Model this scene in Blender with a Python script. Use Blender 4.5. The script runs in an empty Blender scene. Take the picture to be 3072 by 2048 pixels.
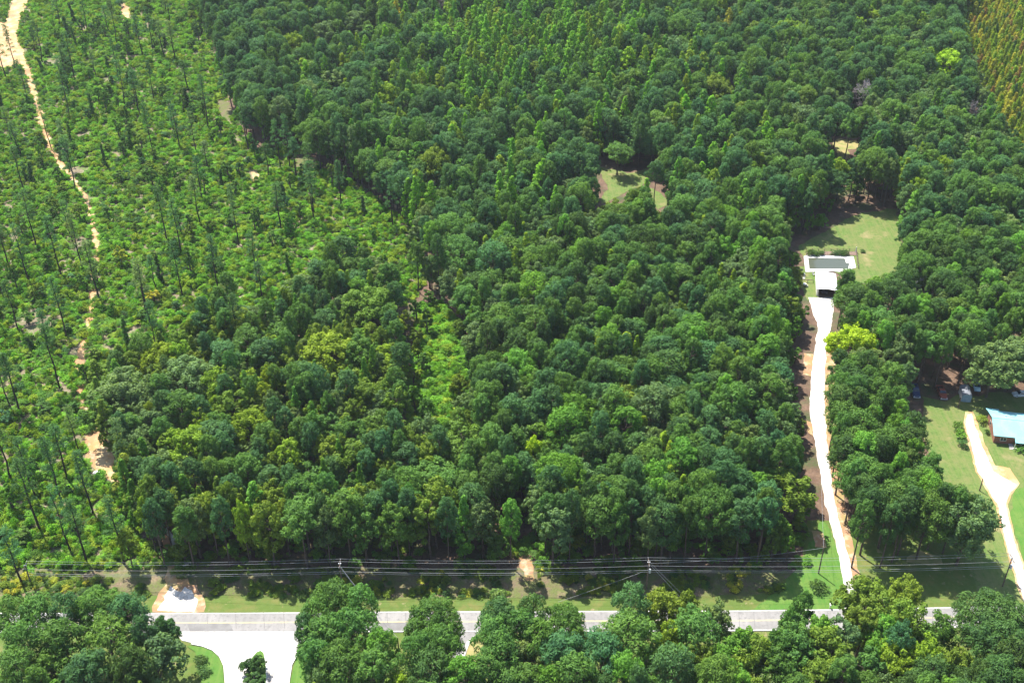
import bpy, bmesh, math, random
import numpy as np
from mathutils import Vector, Matrix, noise
from mathutils.geometry import tessellate_polygon

# ------------------------------------------------------------------ camera, sky, sun
SC = bpy.context.scene
COL = SC.collection
CAM_H, PITCH, FPX = 190.0, math.radians(35.0), 3500.0      # drone height, tilt below level, focal length for a 3072 wide frame
cam_data = bpy.data.cameras.new("camera")
cam_data.sensor_width = 36.0
cam_data.lens = 36.0 * FPX / 3072.0
cam_data.clip_start = 1.0
cam_data.clip_end = 20000.0
cam = bpy.data.objects.new("camera", cam_data)
COL.objects.link(cam)
cam.location = (0, 0, CAM_H)
cam.rotation_euler = (math.radians(90) - PITCH, 0, 0)
SC.camera = cam
SUN_EL, SUN_AZ = math.radians(60), math.radians(-38)       # azimuth clockwise from +Y
world = bpy.data.worlds.new("World")
SC.world = world
world.use_nodes = True
_nt = world.node_tree
_sky = _nt.nodes.new("ShaderNodeTexSky")
_sky.sky_type = 'NISHITA'
_sky.sun_disc = False
_sky.sun_elevation = SUN_EL
_sky.sun_rotation = SUN_AZ
_nt.links.new(_sky.outputs[0], _nt.nodes["Background"].inputs[0])
_nt.nodes["Background"].inputs[1].default_value = 0.115
sun_data = bpy.data.lights.new("sun", 'SUN')
sun_data.energy = 4.3
sun_data.angle = math.radians(0.53)
sun_data.color = (1.0, 0.955, 0.87)
sun = bpy.data.objects.new("sun", sun_data)
COL.objects.link(sun)
SUNV = Vector((math.cos(SUN_EL) * math.sin(SUN_AZ), math.cos(SUN_EL) * math.cos(SUN_AZ), math.sin(SUN_EL)))
sun.rotation_euler = SUNV.to_track_quat('Z', 'Y').to_euler()
sun.location = (-60, 400, 300)
SC.view_settings.view_transform = 'Standard'
SC.view_settings.look = 'None'
SC.view_settings.gamma = 1.0
SC.view_settings.exposure = 1.36
SC.view_settings.use_curve_mapping = False
SC.render.film_transparent = False
SC.cycles.max_bounces = 6
SC.cycles.diffuse_bounces = 3
SC.cycles.transmission_bounces = 4
SC.cycles.use_denoising = True

RNG = np.random.default_rng(20)
random.seed(20)
SINP, COSP = math.sin(PITCH), math.cos(PITCH)


def G(px, py, z=0.0):
    """The point of the horizontal plane at height z that stands at pixel (px, py) of the 3072 x 2048 photograph."""
    u, v = (px - 1536) / FPX, (py - 1024) / FPX
    t = (CAM_H - z) / (SINP + v * COSP)
    return Vector((u * t, (COSP - v * SINP) * t, z))


def P(x, y, z=0.0):
    """World point to photograph pixel and depth (numpy friendly)."""
    d = y * COSP + (CAM_H - z) * SINP
    return 1536 + FPX * x / d, 1024 + FPX * ((CAM_H - z) * COSP - y * SINP) / d, d


def inside(poly, x, y):
    r, j = False, len(poly) - 1
    for i in range(len(poly)):
        xi, yi = poly[i]
        xj, yj = poly[j]
        if (yi > y) != (yj > y) and x < (xj - xi) * (y - yi) / (yj - yi) + xi:
            r = not r
        j = i
    return r


# ------------------------------------------------------------------ object helpers
def link(name, data, parent=None):
    o = bpy.data.objects.new(name, data)
    COL.objects.link(o)
    if parent:
        o.parent = parent
    return o


def tag(o, label=None, cat=None, group=None, kind=None):
    for k, v in (("label", label), ("category", cat), ("group", group), ("kind", kind)):
        if v:
            o[k] = v
    return o


def empty(name, loc, rz=0.0, label=None, cat=None, group=None):
    o = link(name, None)
    o.empty_display_size = 0.5
    o.location = loc
    o.rotation_euler = (0, 0, rz)
    return tag(o, label, cat, group)


def mesh_np(name, V, F, mats, mi=None, var=None, smooth=False):
    """V (n,3); F list of arrays (k,3) or (k,4) sharing V; mi list of material index per array."""
    me = bpy.data.meshes.new(name)
    me.vertices.add(len(V))
    me.vertices.foreach_set("co", np.asarray(V, np.float32).ravel())
    loops = np.concatenate([f.ravel() for f in F]).astype(np.int32)
    tot = np.concatenate([np.full(len(f), f.shape[1], np.int32) for f in F])
    start = np.concatenate([[0], np.cumsum(tot)[:-1]]).astype(np.int32)
    me.loops.add(len(loops))
    me.loops.foreach_set("vertex_index", loops)
    me.polygons.add(len(tot))
    me.polygons.foreach_set("loop_start", start)
    me.polygons.foreach_set("loop_total", tot)
    for m in mats:
        me.materials.append(m)
    if mi is not None:
        me.polygons.foreach_set("material_index", np.concatenate([np.full(len(f), i, np.int32) for f, i in zip(F, mi)]))
    if var is not None:
        a = me.attributes.new("var", 'FLOAT', 'POINT')
        a.data.foreach_set("value", np.asarray(var, np.float32))
    me.update(calc_edges=True)
    if smooth:
        me.shade_smooth()
    return me


class MB:
    """Collects boxes, tubes and polygons into one mesh."""

    def __init__(self):
        self.v, self.f = [], []

    def add(self, vs, fs):
        n = len(self.v)
        self.v += [tuple(p) for p in vs]
        self.f += [tuple(i + n for i in f) for f in fs]
        return self

    def box(self, a, b, taper=0.0):
        (x0, y0, z0), (x1, y1, z1) = a, b
        t = taper
        vs = [(x0, y0, z0), (x1, y0, z0), (x1, y1, z0), (x0, y1, z0), (x0 + t, y0 + t, z1), (x1 - t, y0 + t, z1), (x1 - t, y1 - t, z1), (x0 + t, y1 - t, z1)]
        return self.add(vs, [(0, 3, 2, 1), (4, 5, 6, 7), (0, 1, 5, 4), (1, 2, 6, 5), (2, 3, 7, 6), (3, 0, 4, 7)])

    def tube(self, pts, rad, sides=8, cap=True):
        pts = [Vector(p) for p in pts]
        rad = rad if isinstance(rad, (list, tuple)) else [rad] * len(pts)
        vs, fs = [], []
        for i, p in enumerate(pts):
            d = (pts[min(i + 1, len(pts) - 1)] - pts[max(i - 1, 0)]).normalized()
            a = Vector((1, 0, 0)) if abs(d.x) < 0.8 else Vector((0, 1, 0))
            u = d.cross(a).normalized()
            w = d.cross(u)
            for k in range(sides):
                t = 2 * math.pi * k / sides
                vs.append(p + (u * math.cos(t) + w * math.sin(t)) * rad[i])
        for i in range(len(pts) - 1):
            for k in range(sides):
                a, b = i * sides + k, i * sides + (k + 1) % sides
                fs.append((a, b, b + sides, a + sides))
        if cap:
            fs.append(tuple(range(sides))[::-1])
            fs.append(tuple(range((len(pts) - 1) * sides, len(pts) * sides)))
        return self.add(vs, fs)

    def prism(self, prof, y0, y1):
        """Profile in x,z swept along y."""
        n = len(prof)
        vs = [(x, y0, z) for x, z in prof] + [(x, y1, z) for x, z in prof]
        fs = [(i, (i + 1) % n, (i + 1) % n + n, i + n) for i in range(n)]
        fs += [tuple(range(n))[::-1], tuple(range(n, 2 * n))]
        return self.add(vs, fs)

    def mesh(self, name, mat, smooth=False, bevel=0.0):
        bm = bmesh.new()
        vv = [bm.verts.new(p) for p in self.v]
        for f in self.f:
            try:
                bm.faces.new([vv[i] for i in f])
            except ValueError:
                pass
        bmesh.ops.recalc_face_normals(bm, faces=bm.faces)
        if bevel:
            bmesh.ops.bevel(bm, geom=bm.edges[:], offset=bevel, segments=2, affect='EDGES', clamp_overlap=True)
        me = bpy.data.meshes.new(name)
        bm.to_mesh(me)
        bm.free()
        me.materials.append(mat)
        if smooth:
            me.shade_smooth()
        return me

    def build(self, name, mat, parent=None, smooth=False, bevel=0.0):
        return link(name, self.mesh(name, mat, smooth, bevel), parent)


# ------------------------------------------------------------------ materials
def new_mat(name):
    m = bpy.data.materials.new(name)
    m.use_nodes = True
    return m, m.node_tree, m.node_tree.nodes["Principled BSDF"]


def mixc(nt, fac, a, b):
    n = nt.nodes.new("ShaderNodeMix")
    n.data_type = 'RGBA'
    for s, v in ((0, fac), (6, a), (7, b)):
        if hasattr(v, "links"):
            nt.links.new(v, n.inputs[s])
        else:
            n.inputs[s].default_value = v if s == 0 else (*v, 1)
    return n.outputs[2]


def noisef(nt, scale, lo=0.4, hi=0.6, detail=5, rough=0.6, vec=None, dist=0.0):
    t = nt.nodes.new("ShaderNodeTexNoise")
    t.inputs["Scale"].default_value = scale
    t.inputs["Detail"].default_value = detail
    t.inputs["Roughness"].default_value = rough
    t.inputs["Distortion"].default_value = dist
    if vec is None:
        g = nt.nodes.new("ShaderNodeNewGeometry")
        vec = g.outputs["Position"]
    nt.links.new(vec, t.inputs["Vector"])
    r = nt.nodes.new("ShaderNodeMapRange")
    r.inputs[1].default_value, r.inputs[2].default_value = lo, hi
    nt.links.new(t.outputs["Fac"], r.inputs[0])
    return r.outputs[0]


def bump(nt, bsdf, scale, strength, dist=0.05):
    t = nt.nodes.new("ShaderNodeTexNoise")
    t.inputs["Scale"].default_value = scale
    t.inputs["Detail"].default_value = 4
    g = nt.nodes.new("ShaderNodeNewGeometry")
    nt.links.new(g.outputs["Position"], t.inputs["Vector"])
    b = nt.nodes.new("ShaderNodeBump")
    b.inputs["Strength"].default_value = strength
    b.inputs["Distance"].default_value = dist
    nt.links.new(t.outputs["Fac"], b.inputs["Height"])
    nt.links.new(b.outputs[0], bsdf.inputs["Normal"])


def mat_mix(name, base, layers, rough=0.9, spec=0.2, bmp=None):
    """base colour, then layers of (colour, noise scale, lo, hi) mixed over it."""
    m, nt, b = new_mat(name)
    c = base
    for col, sc, lo, hi in layers:
        c = mixc(nt, noisef(nt, sc, lo, hi), c, col)
    if isinstance(c, tuple):
        b.inputs["Base Color"].default_value = (*c, 1)
    else:
        nt.links.new(c, b.inputs["Base Color"])
    b.inputs["Roughness"].default_value = rough
    b.inputs["Specular IOR Level"].default_value = spec
    if bmp:
        bump(nt, b, *bmp)
    return m


def foliage_mat(name, trans=0.38):
    """Leaves: the tree's own tint (a property of the tree) times leaf to leaf variation."""
    m, nt, b = new_mat(name)
    t = nt.nodes.new("ShaderNodeAttribute")
    t.attribute_type, t.attribute_name = 'INSTANCER', "leaf_tint"
    v = nt.nodes.new("ShaderNodeAttribute")
    v.attribute_type, v.attribute_name = 'GEOMETRY', "var"
    r = nt.nodes.new("ShaderNodeMapRange")
    r.inputs[3].default_value, r.inputs[4].default_value = 0.55, 1.5
    nt.links.new(v.outputs["Fac"], r.inputs[0])
    warm = mixc(nt, v.outputs["Fac"], (0.9, 0.97, 1.25), (1.18, 1.04, 0.7))
    hue = nt.nodes.new("ShaderNodeVectorMath")
    hue.operation = 'MULTIPLY'
    nt.links.new(t.outputs["Color"], hue.inputs[0])
    nt.links.new(warm, hue.inputs[1])
    mul = nt.nodes.new("ShaderNodeVectorMath")
    mul.operation = 'SCALE'
    nt.links.new(hue.outputs[0], mul.inputs[0])
    nt.links.new(r.outputs[0], mul.inputs["Scale"])
    nt.links.new(mul.outputs[0], b.inputs["Base Color"])
    b.inputs["Roughness"].default_value = 0.55
    b.inputs["Specular IOR Level"].default_value = 0.1
    tr = nt.nodes.new("ShaderNodeBsdfTranslucent")
    yl = nt.nodes.new("ShaderNodeVectorMath")
    yl.operation = 'MULTIPLY'
    yl.inputs[1].default_value = (1.25, 1.25, 0.7)
    nt.links.new(mul.outputs[0], yl.inputs[0])
    nt.links.new(yl.outputs[0], tr.inputs["Color"])
    mx = nt.nodes.new("ShaderNodeMixShader")
    mx.inputs[0].default_value = trans
    nt.links.new(b.outputs[0], mx.inputs[1])
    nt.links.new(tr.outputs[0], mx.inputs[2])
    nt.links.new(mx.outputs[0], nt.nodes["Material Output"].inputs["Surface"])
    return m


M = {}
M["leaf"] = foliage_mat("leaves")
M["bark"] = mat_mix("bark", (0.085, 0.062, 0.05), [((0.15, 0.115, 0.095), 3.0, 0.45, 0.65)])
M["bark_shaded"] = mat_mix("shaded_pine_bark", (0.035, 0.027, 0.023), [((0.06, 0.047, 0.04), 3.0, 0.5, 0.7)])  # slender pines' bark, with the shade on their near sides put into its colour
M["dead"] = mat_mix("dead_wood", (0.36, 0.33, 0.33), [((0.22, 0.19, 0.19), 2.0, 0.4, 0.6)])
M["log"] = mat_mix("log_wood", (0.34, 0.28, 0.22), [((0.2, 0.15, 0.11), 1.5, 0.4, 0.6)])
M["ground"] = mat_mix("ground", (0.11, 0.07, 0.048), [((0.17, 0.11, 0.075), 0.25, 0.45, 0.62), ((0.06, 0.085, 0.03), 0.12, 0.5, 0.66), ((0.09, 0.06, 0.045), 1.6, 0.5, 0.7)], bmp=(2.0, 0.6, 0.3))
M["slash"] = mat_mix("cut_over_ground", (0.17, 0.14, 0.085), [((0.1, 0.16, 0.035), 0.22, 0.48, 0.62), ((0.3, 0.24, 0.18), 0.9, 0.52, 0.68), ((0.15, 0.105, 0.075), 1.9, 0.5, 0.7)], bmp=(2.0, 0.7, 0.3))
M["vine"] = mat_mix("vine_cover_ground", (0.06, 0.16, 0.03), [((0.1, 0.2, 0.04), 0.7, 0.4, 0.6)])
M["brush"] = mat_mix("brush_ground", (0.15, 0.115, 0.07), [((0.11, 0.13, 0.04), 0.35, 0.38, 0.54), ((0.25, 0.18, 0.12), 0.18, 0.56, 0.72), ((0.1, 0.08, 0.05), 1.7, 0.5, 0.7)], bmp=(2.5, 0.6, 0.25))
M["verge"] = mat_mix("verge_grass", (0.085, 0.13, 0.025), [((0.14, 0.145, 0.042), 0.3, 0.46, 0.66), ((0.1, 0.15, 0.035), 0.9, 0.5, 0.7), ((0.27, 0.21, 0.12), 0.5, 0.62, 0.74)], bmp=(5.0, 0.5, 0.1))
M["lawn"] = mat_mix("lawn_grass", (0.082, 0.142, 0.028), [((0.11, 0.17, 0.04), 1.7, 0.45, 0.6), ((0.135, 0.155, 0.048), 0.22, 0.42, 0.62), ((0.062, 0.118, 0.023), 0.8, 0.5, 0.7), ((0.27, 0.22, 0.11), 0.11, 0.58, 0.72)], bmp=(5.0, 0.4, 0.08))
M["lawn_bright"] = mat_mix("bright_lawn_grass", (0.062, 0.158, 0.022), [((0.1, 0.175, 0.032), 0.3, 0.42, 0.62), ((0.047, 0.125, 0.018), 1.2, 0.5, 0.7)], bmp=(5.0, 0.4, 0.08))
M["dry"] = mat_mix("dry_grass", (0.3, 0.25, 0.11), [((0.2, 0.22, 0.07), 0.4, 0.42, 0.62)], bmp=(4.0, 0.4, 0.1))
M["gravel"] = mat_mix("white_gravel", (0.5, 0.47, 0.425), [((0.34, 0.295, 0.24), 0.45, 0.53, 0.68), ((0.68, 0.66, 0.62), 3.0, 0.45, 0.6)], bmp=(9.0, 0.5, 0.05))
M["dirt"] = mat_mix("tan_dirt", (0.42, 0.25, 0.11), [((0.5, 0.37, 0.21), 0.25, 0.45, 0.6), ((0.36, 0.19, 0.1), 0.11, 0.5, 0.65), ((0.2, 0.14, 0.09), 0.9, 0.56, 0.7)], bmp=(3.0, 0.6, 0.12))
M["clay"] = mat_mix("red_clay", (0.32, 0.18, 0.1), [((0.28, 0.22, 0.09), 0.3, 0.45, 0.6), ((0.5, 0.36, 0.24), 0.5, 0.5, 0.68)], bmp=(3.0, 0.5, 0.1))
M["asphalt"] = mat_mix("weathered_asphalt", (0.225, 0.217, 0.21), [((0.28, 0.268, 0.258), 0.12, 0.42, 0.6), ((0.175, 0.17, 0.166), 1.4, 0.52, 0.7)], rough=0.85, bmp=(12.0, 0.2, 0.02))
M["patch"] = mat_mix("asphalt_patch", (0.165, 0.16, 0.156), [((0.2, 0.195, 0.19), 0.6, 0.42, 0.6)], rough=0.85)
M["concrete"] = mat_mix("pale_concrete", (0.4, 0.38, 0.36), [((0.27, 0.256, 0.243), 0.3, 0.5, 0.64), ((0.48, 0.462, 0.44), 1.2, 0.45, 0.62)], rough=0.85)
M["kerb"] = mat_mix("kerb_concrete", (0.62, 0.6, 0.57), [((0.5, 0.48, 0.45), 0.8, 0.5, 0.7)])
M["paint_white"] = mat_mix("road_paint_white", (0.75, 0.74, 0.7), [((0.5, 0.49, 0.46), 1.2, 0.48, 0.62)])
M["paint_yellow"] = mat_mix("road_paint_yellow", (0.6, 0.5, 0.25), [((0.42, 0.38, 0.28), 1.2, 0.45, 0.6)])
M["white"] = mat_mix("white_metal_roof", (0.78, 0.79, 0.8), [((0.7, 0.71, 0.72), 0.6, 0.5, 0.7)], rough=0.45, spec=0.4)
M["siding"] = mat_mix("white_siding", (0.62, 0.61, 0.59), [((0.5, 0.49, 0.47), 0.9, 0.5, 0.7)], rough=0.6)
M["turq"] = mat_mix("turquoise_metal_roof", (0.22, 0.5, 0.54), [((0.27, 0.55, 0.58), 0.35, 0.42, 0.6)], rough=0.4, spec=0.45)
M["turq_seam"] = mat_mix("turquoise_roof_seam", (0.27, 0.54, 0.58), [], rough=0.4)
M["grey_roof"] = mat_mix("grey_roof", (0.2, 0.215, 0.245), [((0.16, 0.17, 0.19), 1.0, 0.5, 0.7)], rough=0.5)
M["brick"] = mat_mix("brick_wall", (0.25, 0.11, 0.075), [((0.32, 0.17, 0.12), 3.0, 0.45, 0.6), ((0.18, 0.085, 0.065), 6.0, 0.5, 0.65)])
M["blue_wall"] = mat_mix("pale_blue_boards", (0.23, 0.34, 0.4), [((0.3, 0.4, 0.45), 1.4, 0.45, 0.6)])
M["deck"] = mat_mix("deck_boards", (0.24, 0.17, 0.13), [((0.16, 0.11, 0.09), 1.6, 0.45, 0.6)])
M["pole"] = mat_mix("pole_wood", (0.12, 0.09, 0.07), [((0.2, 0.155, 0.125), 3.0, 0.45, 0.65)])
M["grey_metal"] = mat_mix("galvanised_metal", (0.5, 0.51, 0.52), [], rough=0.45, spec=0.5)
M["wire"] = mat_mix("aluminium_wire", (0.3, 0.31, 0.32), [], rough=0.4, spec=0.5)
M["dark"] = mat_mix("dark_plastic", (0.03, 0.03, 0.035), [], rough=0.5)
M["tyre"] = mat_mix("tyre_rubber", (0.025, 0.025, 0.027), [], rough=0.8)
M["chrome"] = mat_mix("bright_metal", (0.55, 0.56, 0.58), [], rough=0.25, spec=0.6)
M["lamp"] = mat_mix("headlight_glass", (0.75, 0.76, 0.78), [], rough=0.15, spec=0.6)
M["red_lamp"] = mat_mix("tail_light", (0.4, 0.03, 0.03), [], rough=0.25, spec=0.5)


def glassy(name, col, rough=0.08):
    m, nt, b = new_mat(name)
    b.inputs["Base Color"].default_value = (*col, 1)
    b.inputs["Roughness"].default_value = rough
    b.inputs["Specular IOR Level"].default_value = 0.6
    return m


M["glass"] = glassy("dark_glass", (0.025, 0.035, 0.045))
M["water"] = glassy("pool_water", (0.075, 0.085, 0.06), 0.12)


def paint(name, col, rough=0.3):
    m, nt, b = new_mat(name)
    c = mixc(nt, noisef(nt, 2.0, 0.45, 0.7), col, tuple(x * 0.8 + 0.03 for x in col))
    nt.links.new(c, b.inputs["Base Color"])
    b.inputs["Roughness"].default_value = rough
    b.inputs["Coat Weight"].default_value = 0.4
    return m


def streaks(m, col, amount):
    """Mowing streaks: stretched noise mixed over the grass colour."""
    nt = m.node_tree
    b = nt.nodes["Principled BSDF"]
    src = b.inputs["Base Color"].links[0].from_socket
    mp = nt.nodes.new("ShaderNodeMapping")
    mp.inputs["Rotation"].default_value = (0, 0, 0.35)
    mp.inputs["Scale"].default_value = (2.2, 0.16, 1)
    gm = nt.nodes.new("ShaderNodeNewGeometry")
    nt.links.new(gm.outputs["Position"], mp.inputs["Vector"])
    f = noisef(nt, 0.6, 0.42, 0.72, vec=mp.outputs[0])
    k = nt.nodes.new("ShaderNodeMath")
    k.operation = 'MULTIPLY'
    k.inputs[1].default_value = amount
    nt.links.new(f, k.inputs[0])
    nt.links.new(mixc(nt, k.outputs[0], src, col), b.inputs["Base Color"])


streaks(M["lawn"], (0.16, 0.165, 0.06), 0.75)
streaks(M["lawn_bright"], (0.12, 0.19, 0.04), 0.7)
streaks(M["gravel"], (0.3, 0.25, 0.19), 0.6)
streaks(M["asphalt"], (0.17, 0.165, 0.16), 0.5)

# ------------------------------------------------------------------ ground sheets
def sheet(name, pts, z, mat, jit=0.0, step=1.2, px=True, parent=None):
    """A flat sheet with ragged edges; pts are photograph pixels (or world xy) along its border."""
    w = [G(*p) if px else Vector((p[0], p[1], 0)) for p in pts]
    out = []
    for i, a in enumerate(w):
        b = w[(i + 1) % len(w)]
        n = max(1, int((b - a).length / step)) if jit else 1
        for k in range(n):
            p = a.lerp(b, k / n)
            if jit:
                q = Vector((p.x * 0.35, p.y * 0.35, z * 7))
                q2 = q * 3.1
                p = p + Vector((noise.noise(q) + 0.6 * noise.noise(q2), noise.noise(q + Vector((9, 3, 1))) + 0.6 * noise.noise(q2 + Vector((4, 7, 2))), 0)) * jit
            out.append(Vector((p.x, p.y, z)))
    tris = tessellate_polygon([out])
    me = bpy.data.meshes.new(name)
    me.from_pydata([tuple(p) for p in out], [], [tuple(t) for t in tris])
    bm = bmesh.new()
    bm.from_mesh(me)
    bmesh.ops.recalc_face_normals(bm, faces=bm.faces)
    for f in bm.faces:
        if f.normal.z < 0:
            f.normal_flip()
    bm.to_mesh(me)
    bm.free()
    me.materials.append(mat)
    o = link(name, me, parent)
    if parent is None:
        o["kind"] = "structure"
    return o


g = MB()
g.add([(-4000, -1500, 0), (4000, -1500, 0), (4000, 9000, 0), (-4000, 9000, 0)], [(0, 1, 2, 3)])
tag(g.build("ground", M["ground"]), kind="structure")

CUT = [(-300, -150), (575, -150), (610, 60), (660, 190), (690, 320), (760, 450), (900, 440), (960, 500), (1080, 560), (1190, 650), (1260, 720), (1290, 830), (1220, 920), (1110, 880), (1000, 880),
       (820, 1040), (690, 980), (590, 1080), (460, 1150), (300, 1200), (290, 1300), (360, 1420), (400, 1560), (480, 1700), (-300, 1720)]
VINE = [(1250, 925), (1330, 905), (1395, 1000), (1400, 1120), (1425, 1260), (1390, 1330), (1330, 1400), (1220, 1380), (1225, 1260), (1240, 1080)]
sheet("cut_over_ground", CUT, 0.03, M["slash"], jit=2.0)
sheet("vine_ground", VINE, 0.05, M["vine"], jit=1.5)
BRUSH = [(-300, 1680), (480, 1690), (1000, 1700), (1700, 1705), (2300, 1700), (2420, 1740), (2400, 1800), (-300, 1800)]
sheet("brush_strip", BRUSH, 0.036, M["brush"], jit=1.0)
VERGE = [(-300, 1792), (400, 1788), (900, 1786), (1500, 1792), (1700, 1795), (2000, 1790), (2330, 1780), (2345, 1745), (2400, 1700), (2410, 1640), (2420, 1560), (2700, 1560), (3300, 1600), (3300, 1814), (2600, 1831), (2200, 1837), (1200, 1841), (700, 1845), (-300, 1848)]
sheet("verge", VERGE, 0.07, M["verge"], jit=0.5)
sheet("near_verge", [(-300, 1885), (600, 1885), (3300, 1865), (3300, 2300), (-300, 2300)], 0.045, M["verge"])
LAWN_POOL = [(2400, 770), (2395, 735), (2440, 715), (2500, 680), (2550, 650), (2620, 635), (2690, 625), (2705, 700), (2712, 790), (2690, 830), (2640, 850), (2560, 850), (2480, 800)]
sheet("pool_lawn", LAWN_POOL, 0.08, M["lawn"], jit=1.2)
sheet("yard_left", [(2396, 800), (2450, 800), (2460, 905), (2425, 900), (2400, 860)], 0.075, M["lawn"], jit=0.6)
LAWN_HOUSE = [(2770, 1190), (2830, 1205), (2880, 1180), (2940, 1190), (2960, 1175), (3300, 1190), (3300, 1830), (3040, 1800), (2940, 1800), (2860, 1560), (2800, 1430), (2765, 1280)]
sheet("house_lawn", LAWN_HOUSE, 0.085, M["lawn"], jit=0.8)
sheet("side_lawn", [(3045, 1470), (3300, 1380), (3300, 1790), (3090, 1770), (3060, 1640), (3030, 1540)], 0.1, M["lawn_bright"], jit=0.5)
sheet("mailbox_lawn", [(2400, 1690), (2425, 1640), (2468, 1560), (2500, 1600), (2545, 1790), (2555, 1826), (2260, 1830), (2330, 1775)], 0.09, M["lawn_bright"], jit=0.8)
sheet("grass_clearing", [(1790, 500), (1830, 508), (1900, 520), (1935, 505), (1950, 545), (1915, 560), (1850, 590), (1800, 615), (1822, 560)], 0.06, M["lawn"], jit=1.0)
sheet("grass_clearing", [(1950, 565), (1985, 580), (2010, 615), (1975, 628), (1955, 600)], 0.06, M["lawn"], jit=0.8)
sheet("dry_clearing", [(2495, 432), (2520, 415), (2575, 425), (2580, 445), (2545, 450), (2545, 480), (2515, 470)], 0.06, M["dry"], jit=0.8)
sheet("dry_clearing", [(2760, 1652), (2820, 1668), (2830, 1690), (2790, 1697), (2762, 1690), (2720, 1685), (2715, 1670)], 0.11, M["dry"], jit=0.5)
sheet("dry_clearing", [(1420, 1910), (1480, 1960), (1450, 2030), (1395, 2010), (1400, 1950)], 0.08, M["dry"], jit=0.5)

# the dirt track through the cut-over land
TRACK = [(75, -60, 50), (62, 0, 48), (40, 60, 44), (32, 110, 50), (48, 160, 50), (80, 205, 26), (96, 260, 22), (112, 310, 22), (125, 370, 22), (140, 410, 22), (160, 455, 22), (188, 505, 24), (222, 545, 24), (246, 580, 22), (268, 625, 22), (282, 665, 24),
         (288, 710, 26), (288, 750, 26), (284, 810, 22), (278, 870, 22), (272, 930, 20), (266, 990, 24), (250, 1040, 26), (240, 1085, 26), (238, 1140, 24), (246, 1200, 26), (262, 1260, 30), (290, 1320, 44), (315, 1370, 56), (320, 1410, 50), (350, 1445, 36), (395, 1480, 30), (430, 1530, 30), (480, 1600, 32), (510, 1660, 36), (530, 1720, 60), (540, 1770, 80)]
lft = [(x - w / 2, y) for x, y, w in TRACK]
rgt = [(x + w / 2, y) for x, y, w in TRACK]
sheet("dirt_track", lft + rgt[::-1], 0.1, M["dirt"], jit=0.9)
sheet("dirt_clearing", [(-40, 60), (20, 70), (30, 160), (60, 200), (-40, 215)], 0.094, M["dirt"], jit=1.5)
sheet("bare_patch", [(655, 300), (690, 310), (705, 340), (680, 362), (660, 340)], 0.09, M["brush"], jit=0.8)
sheet("bare_patch", [(890, 475), (920, 460), (950, 480), (945, 505), (900, 510), (880, 500)], 0.09, M["brush"], jit=0.8)
sheet("bare_patch", [(252, 1308), (334, 1310), (348, 1398), (300, 1422), (258, 1388)], 0.098, M["clay"], jit=1.0)
sheet("bare_patch", [(370, 10), (390, 28), (388, 55), (372, 60), (362, 30)], 0.09, M["dirt"], jit=0.8)
sheet("bare_patch", [(755, 515), (780, 520), (775, 545), (760, 545)], 0.09, M["dirt"], jit=0.5)
sheet("bare_patch", [(1545, 1640), (1590, 1660), (1610, 1740), (1580, 1745), (1560, 1700)], 0.09, M["clay"], jit=0.8)
sheet("gravel_apron", [(468, 1832), (495, 1790), (512, 1760), (540, 1772), (552, 1757), (575, 1772), (592, 1800), (590, 1832)], 0.12, M["gravel"], jit=0.7)
sheet("gravel_apron_edge", [(450, 1836), (480, 1780), (505, 1750), (585, 1755), (615, 1800), (610, 1836)], 0.112, M["clay"], jit=0.7)

# gravel drive to the pool yard, with its clay strip
D1L = [(2425, 893), (2438, 940), (2455, 982), (2446, 1030), (2437, 1085), (2432, 1160), (2429, 1240), (2439, 1295), (2450, 1365), (2462, 1430), (2474, 1505), (2499, 1600), (2517, 1680), (2533, 1760), (2534, 1838)]
D1R = [(2502, 893), (2499, 945), (2489, 1000), (2479, 1035), (2476, 1100), (2473, 1200), (2477, 1280), (2486, 1370), (2493, 1440), (2504, 1505), (2527, 1600), (2548, 1680), (2562, 1755), (2580, 1838)]
sheet("gravel_drive", D1L + D1R[::-1], 0.14, M["gravel"], jit=0.35)
sheet("clay_strip", D1R[2:-1] + [(2585, 1752), (2568, 1680), (2552, 1600), (2535, 1505), (2520, 1440), (2518, 1370), (2513, 1280), (2502, 1200), (2504, 1100), (2503, 1035), (2502, 1000)], 0.11, M["clay"], jit=0.4)
sheet("clay_strip", [(2412, 1060), (2440, 1062), (2436, 1130), (2410, 1125)], 0.11, M["clay"], jit=0.6)
sheet("clay_strip", [(2420, 1262), (2436, 1268), (2442, 1310), (2424, 1300)], 0.112, M["clay"], jit=0.5)
sheet("clay_strip", [(2430, 1590), (2470, 1600), (2480, 1640), (2450, 1640)], 0.113, M["clay"], jit=0.6)

# drive to the house
D2L = [(2902, 1243), (2896, 1275), (2911, 1331), (2934, 1416), (2958, 1455), (2976, 1490), (2993, 1514), (3008, 1590), (3019, 1634), (3050, 1732), (3072, 1800), (3085, 1840)]
D2R = [(2916, 1243), (2928, 1285), (2944, 1331), (2980, 1416), (3010, 1432), (3048, 1455), (3030, 1478), (3016, 1512), (3034, 1590), (3046, 1634), (3077, 1732), (3100, 1800), (3112, 1840)]
sheet("house_drive", D2L + D2R[::-1], 0.14, M["gravel"], jit=0.3)
sheet("house_drive_edge", [(2895, 1235), (2920, 1235), (2940, 1290), (2956, 1335), (2985, 1395), (3030, 1405), (3058, 1450), (3035, 1485), (3022, 1512), (3040, 1590), (3052, 1634), (3084, 1732), (3108, 1800), (3066, 1800), (3044, 1732), (3013, 1634), (3002, 1590), (2988, 1520), (2950, 1455), (2928, 1416), (2904, 1331), (2889, 1275)], 0.12, M["dirt"], jit=0.3)

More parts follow.
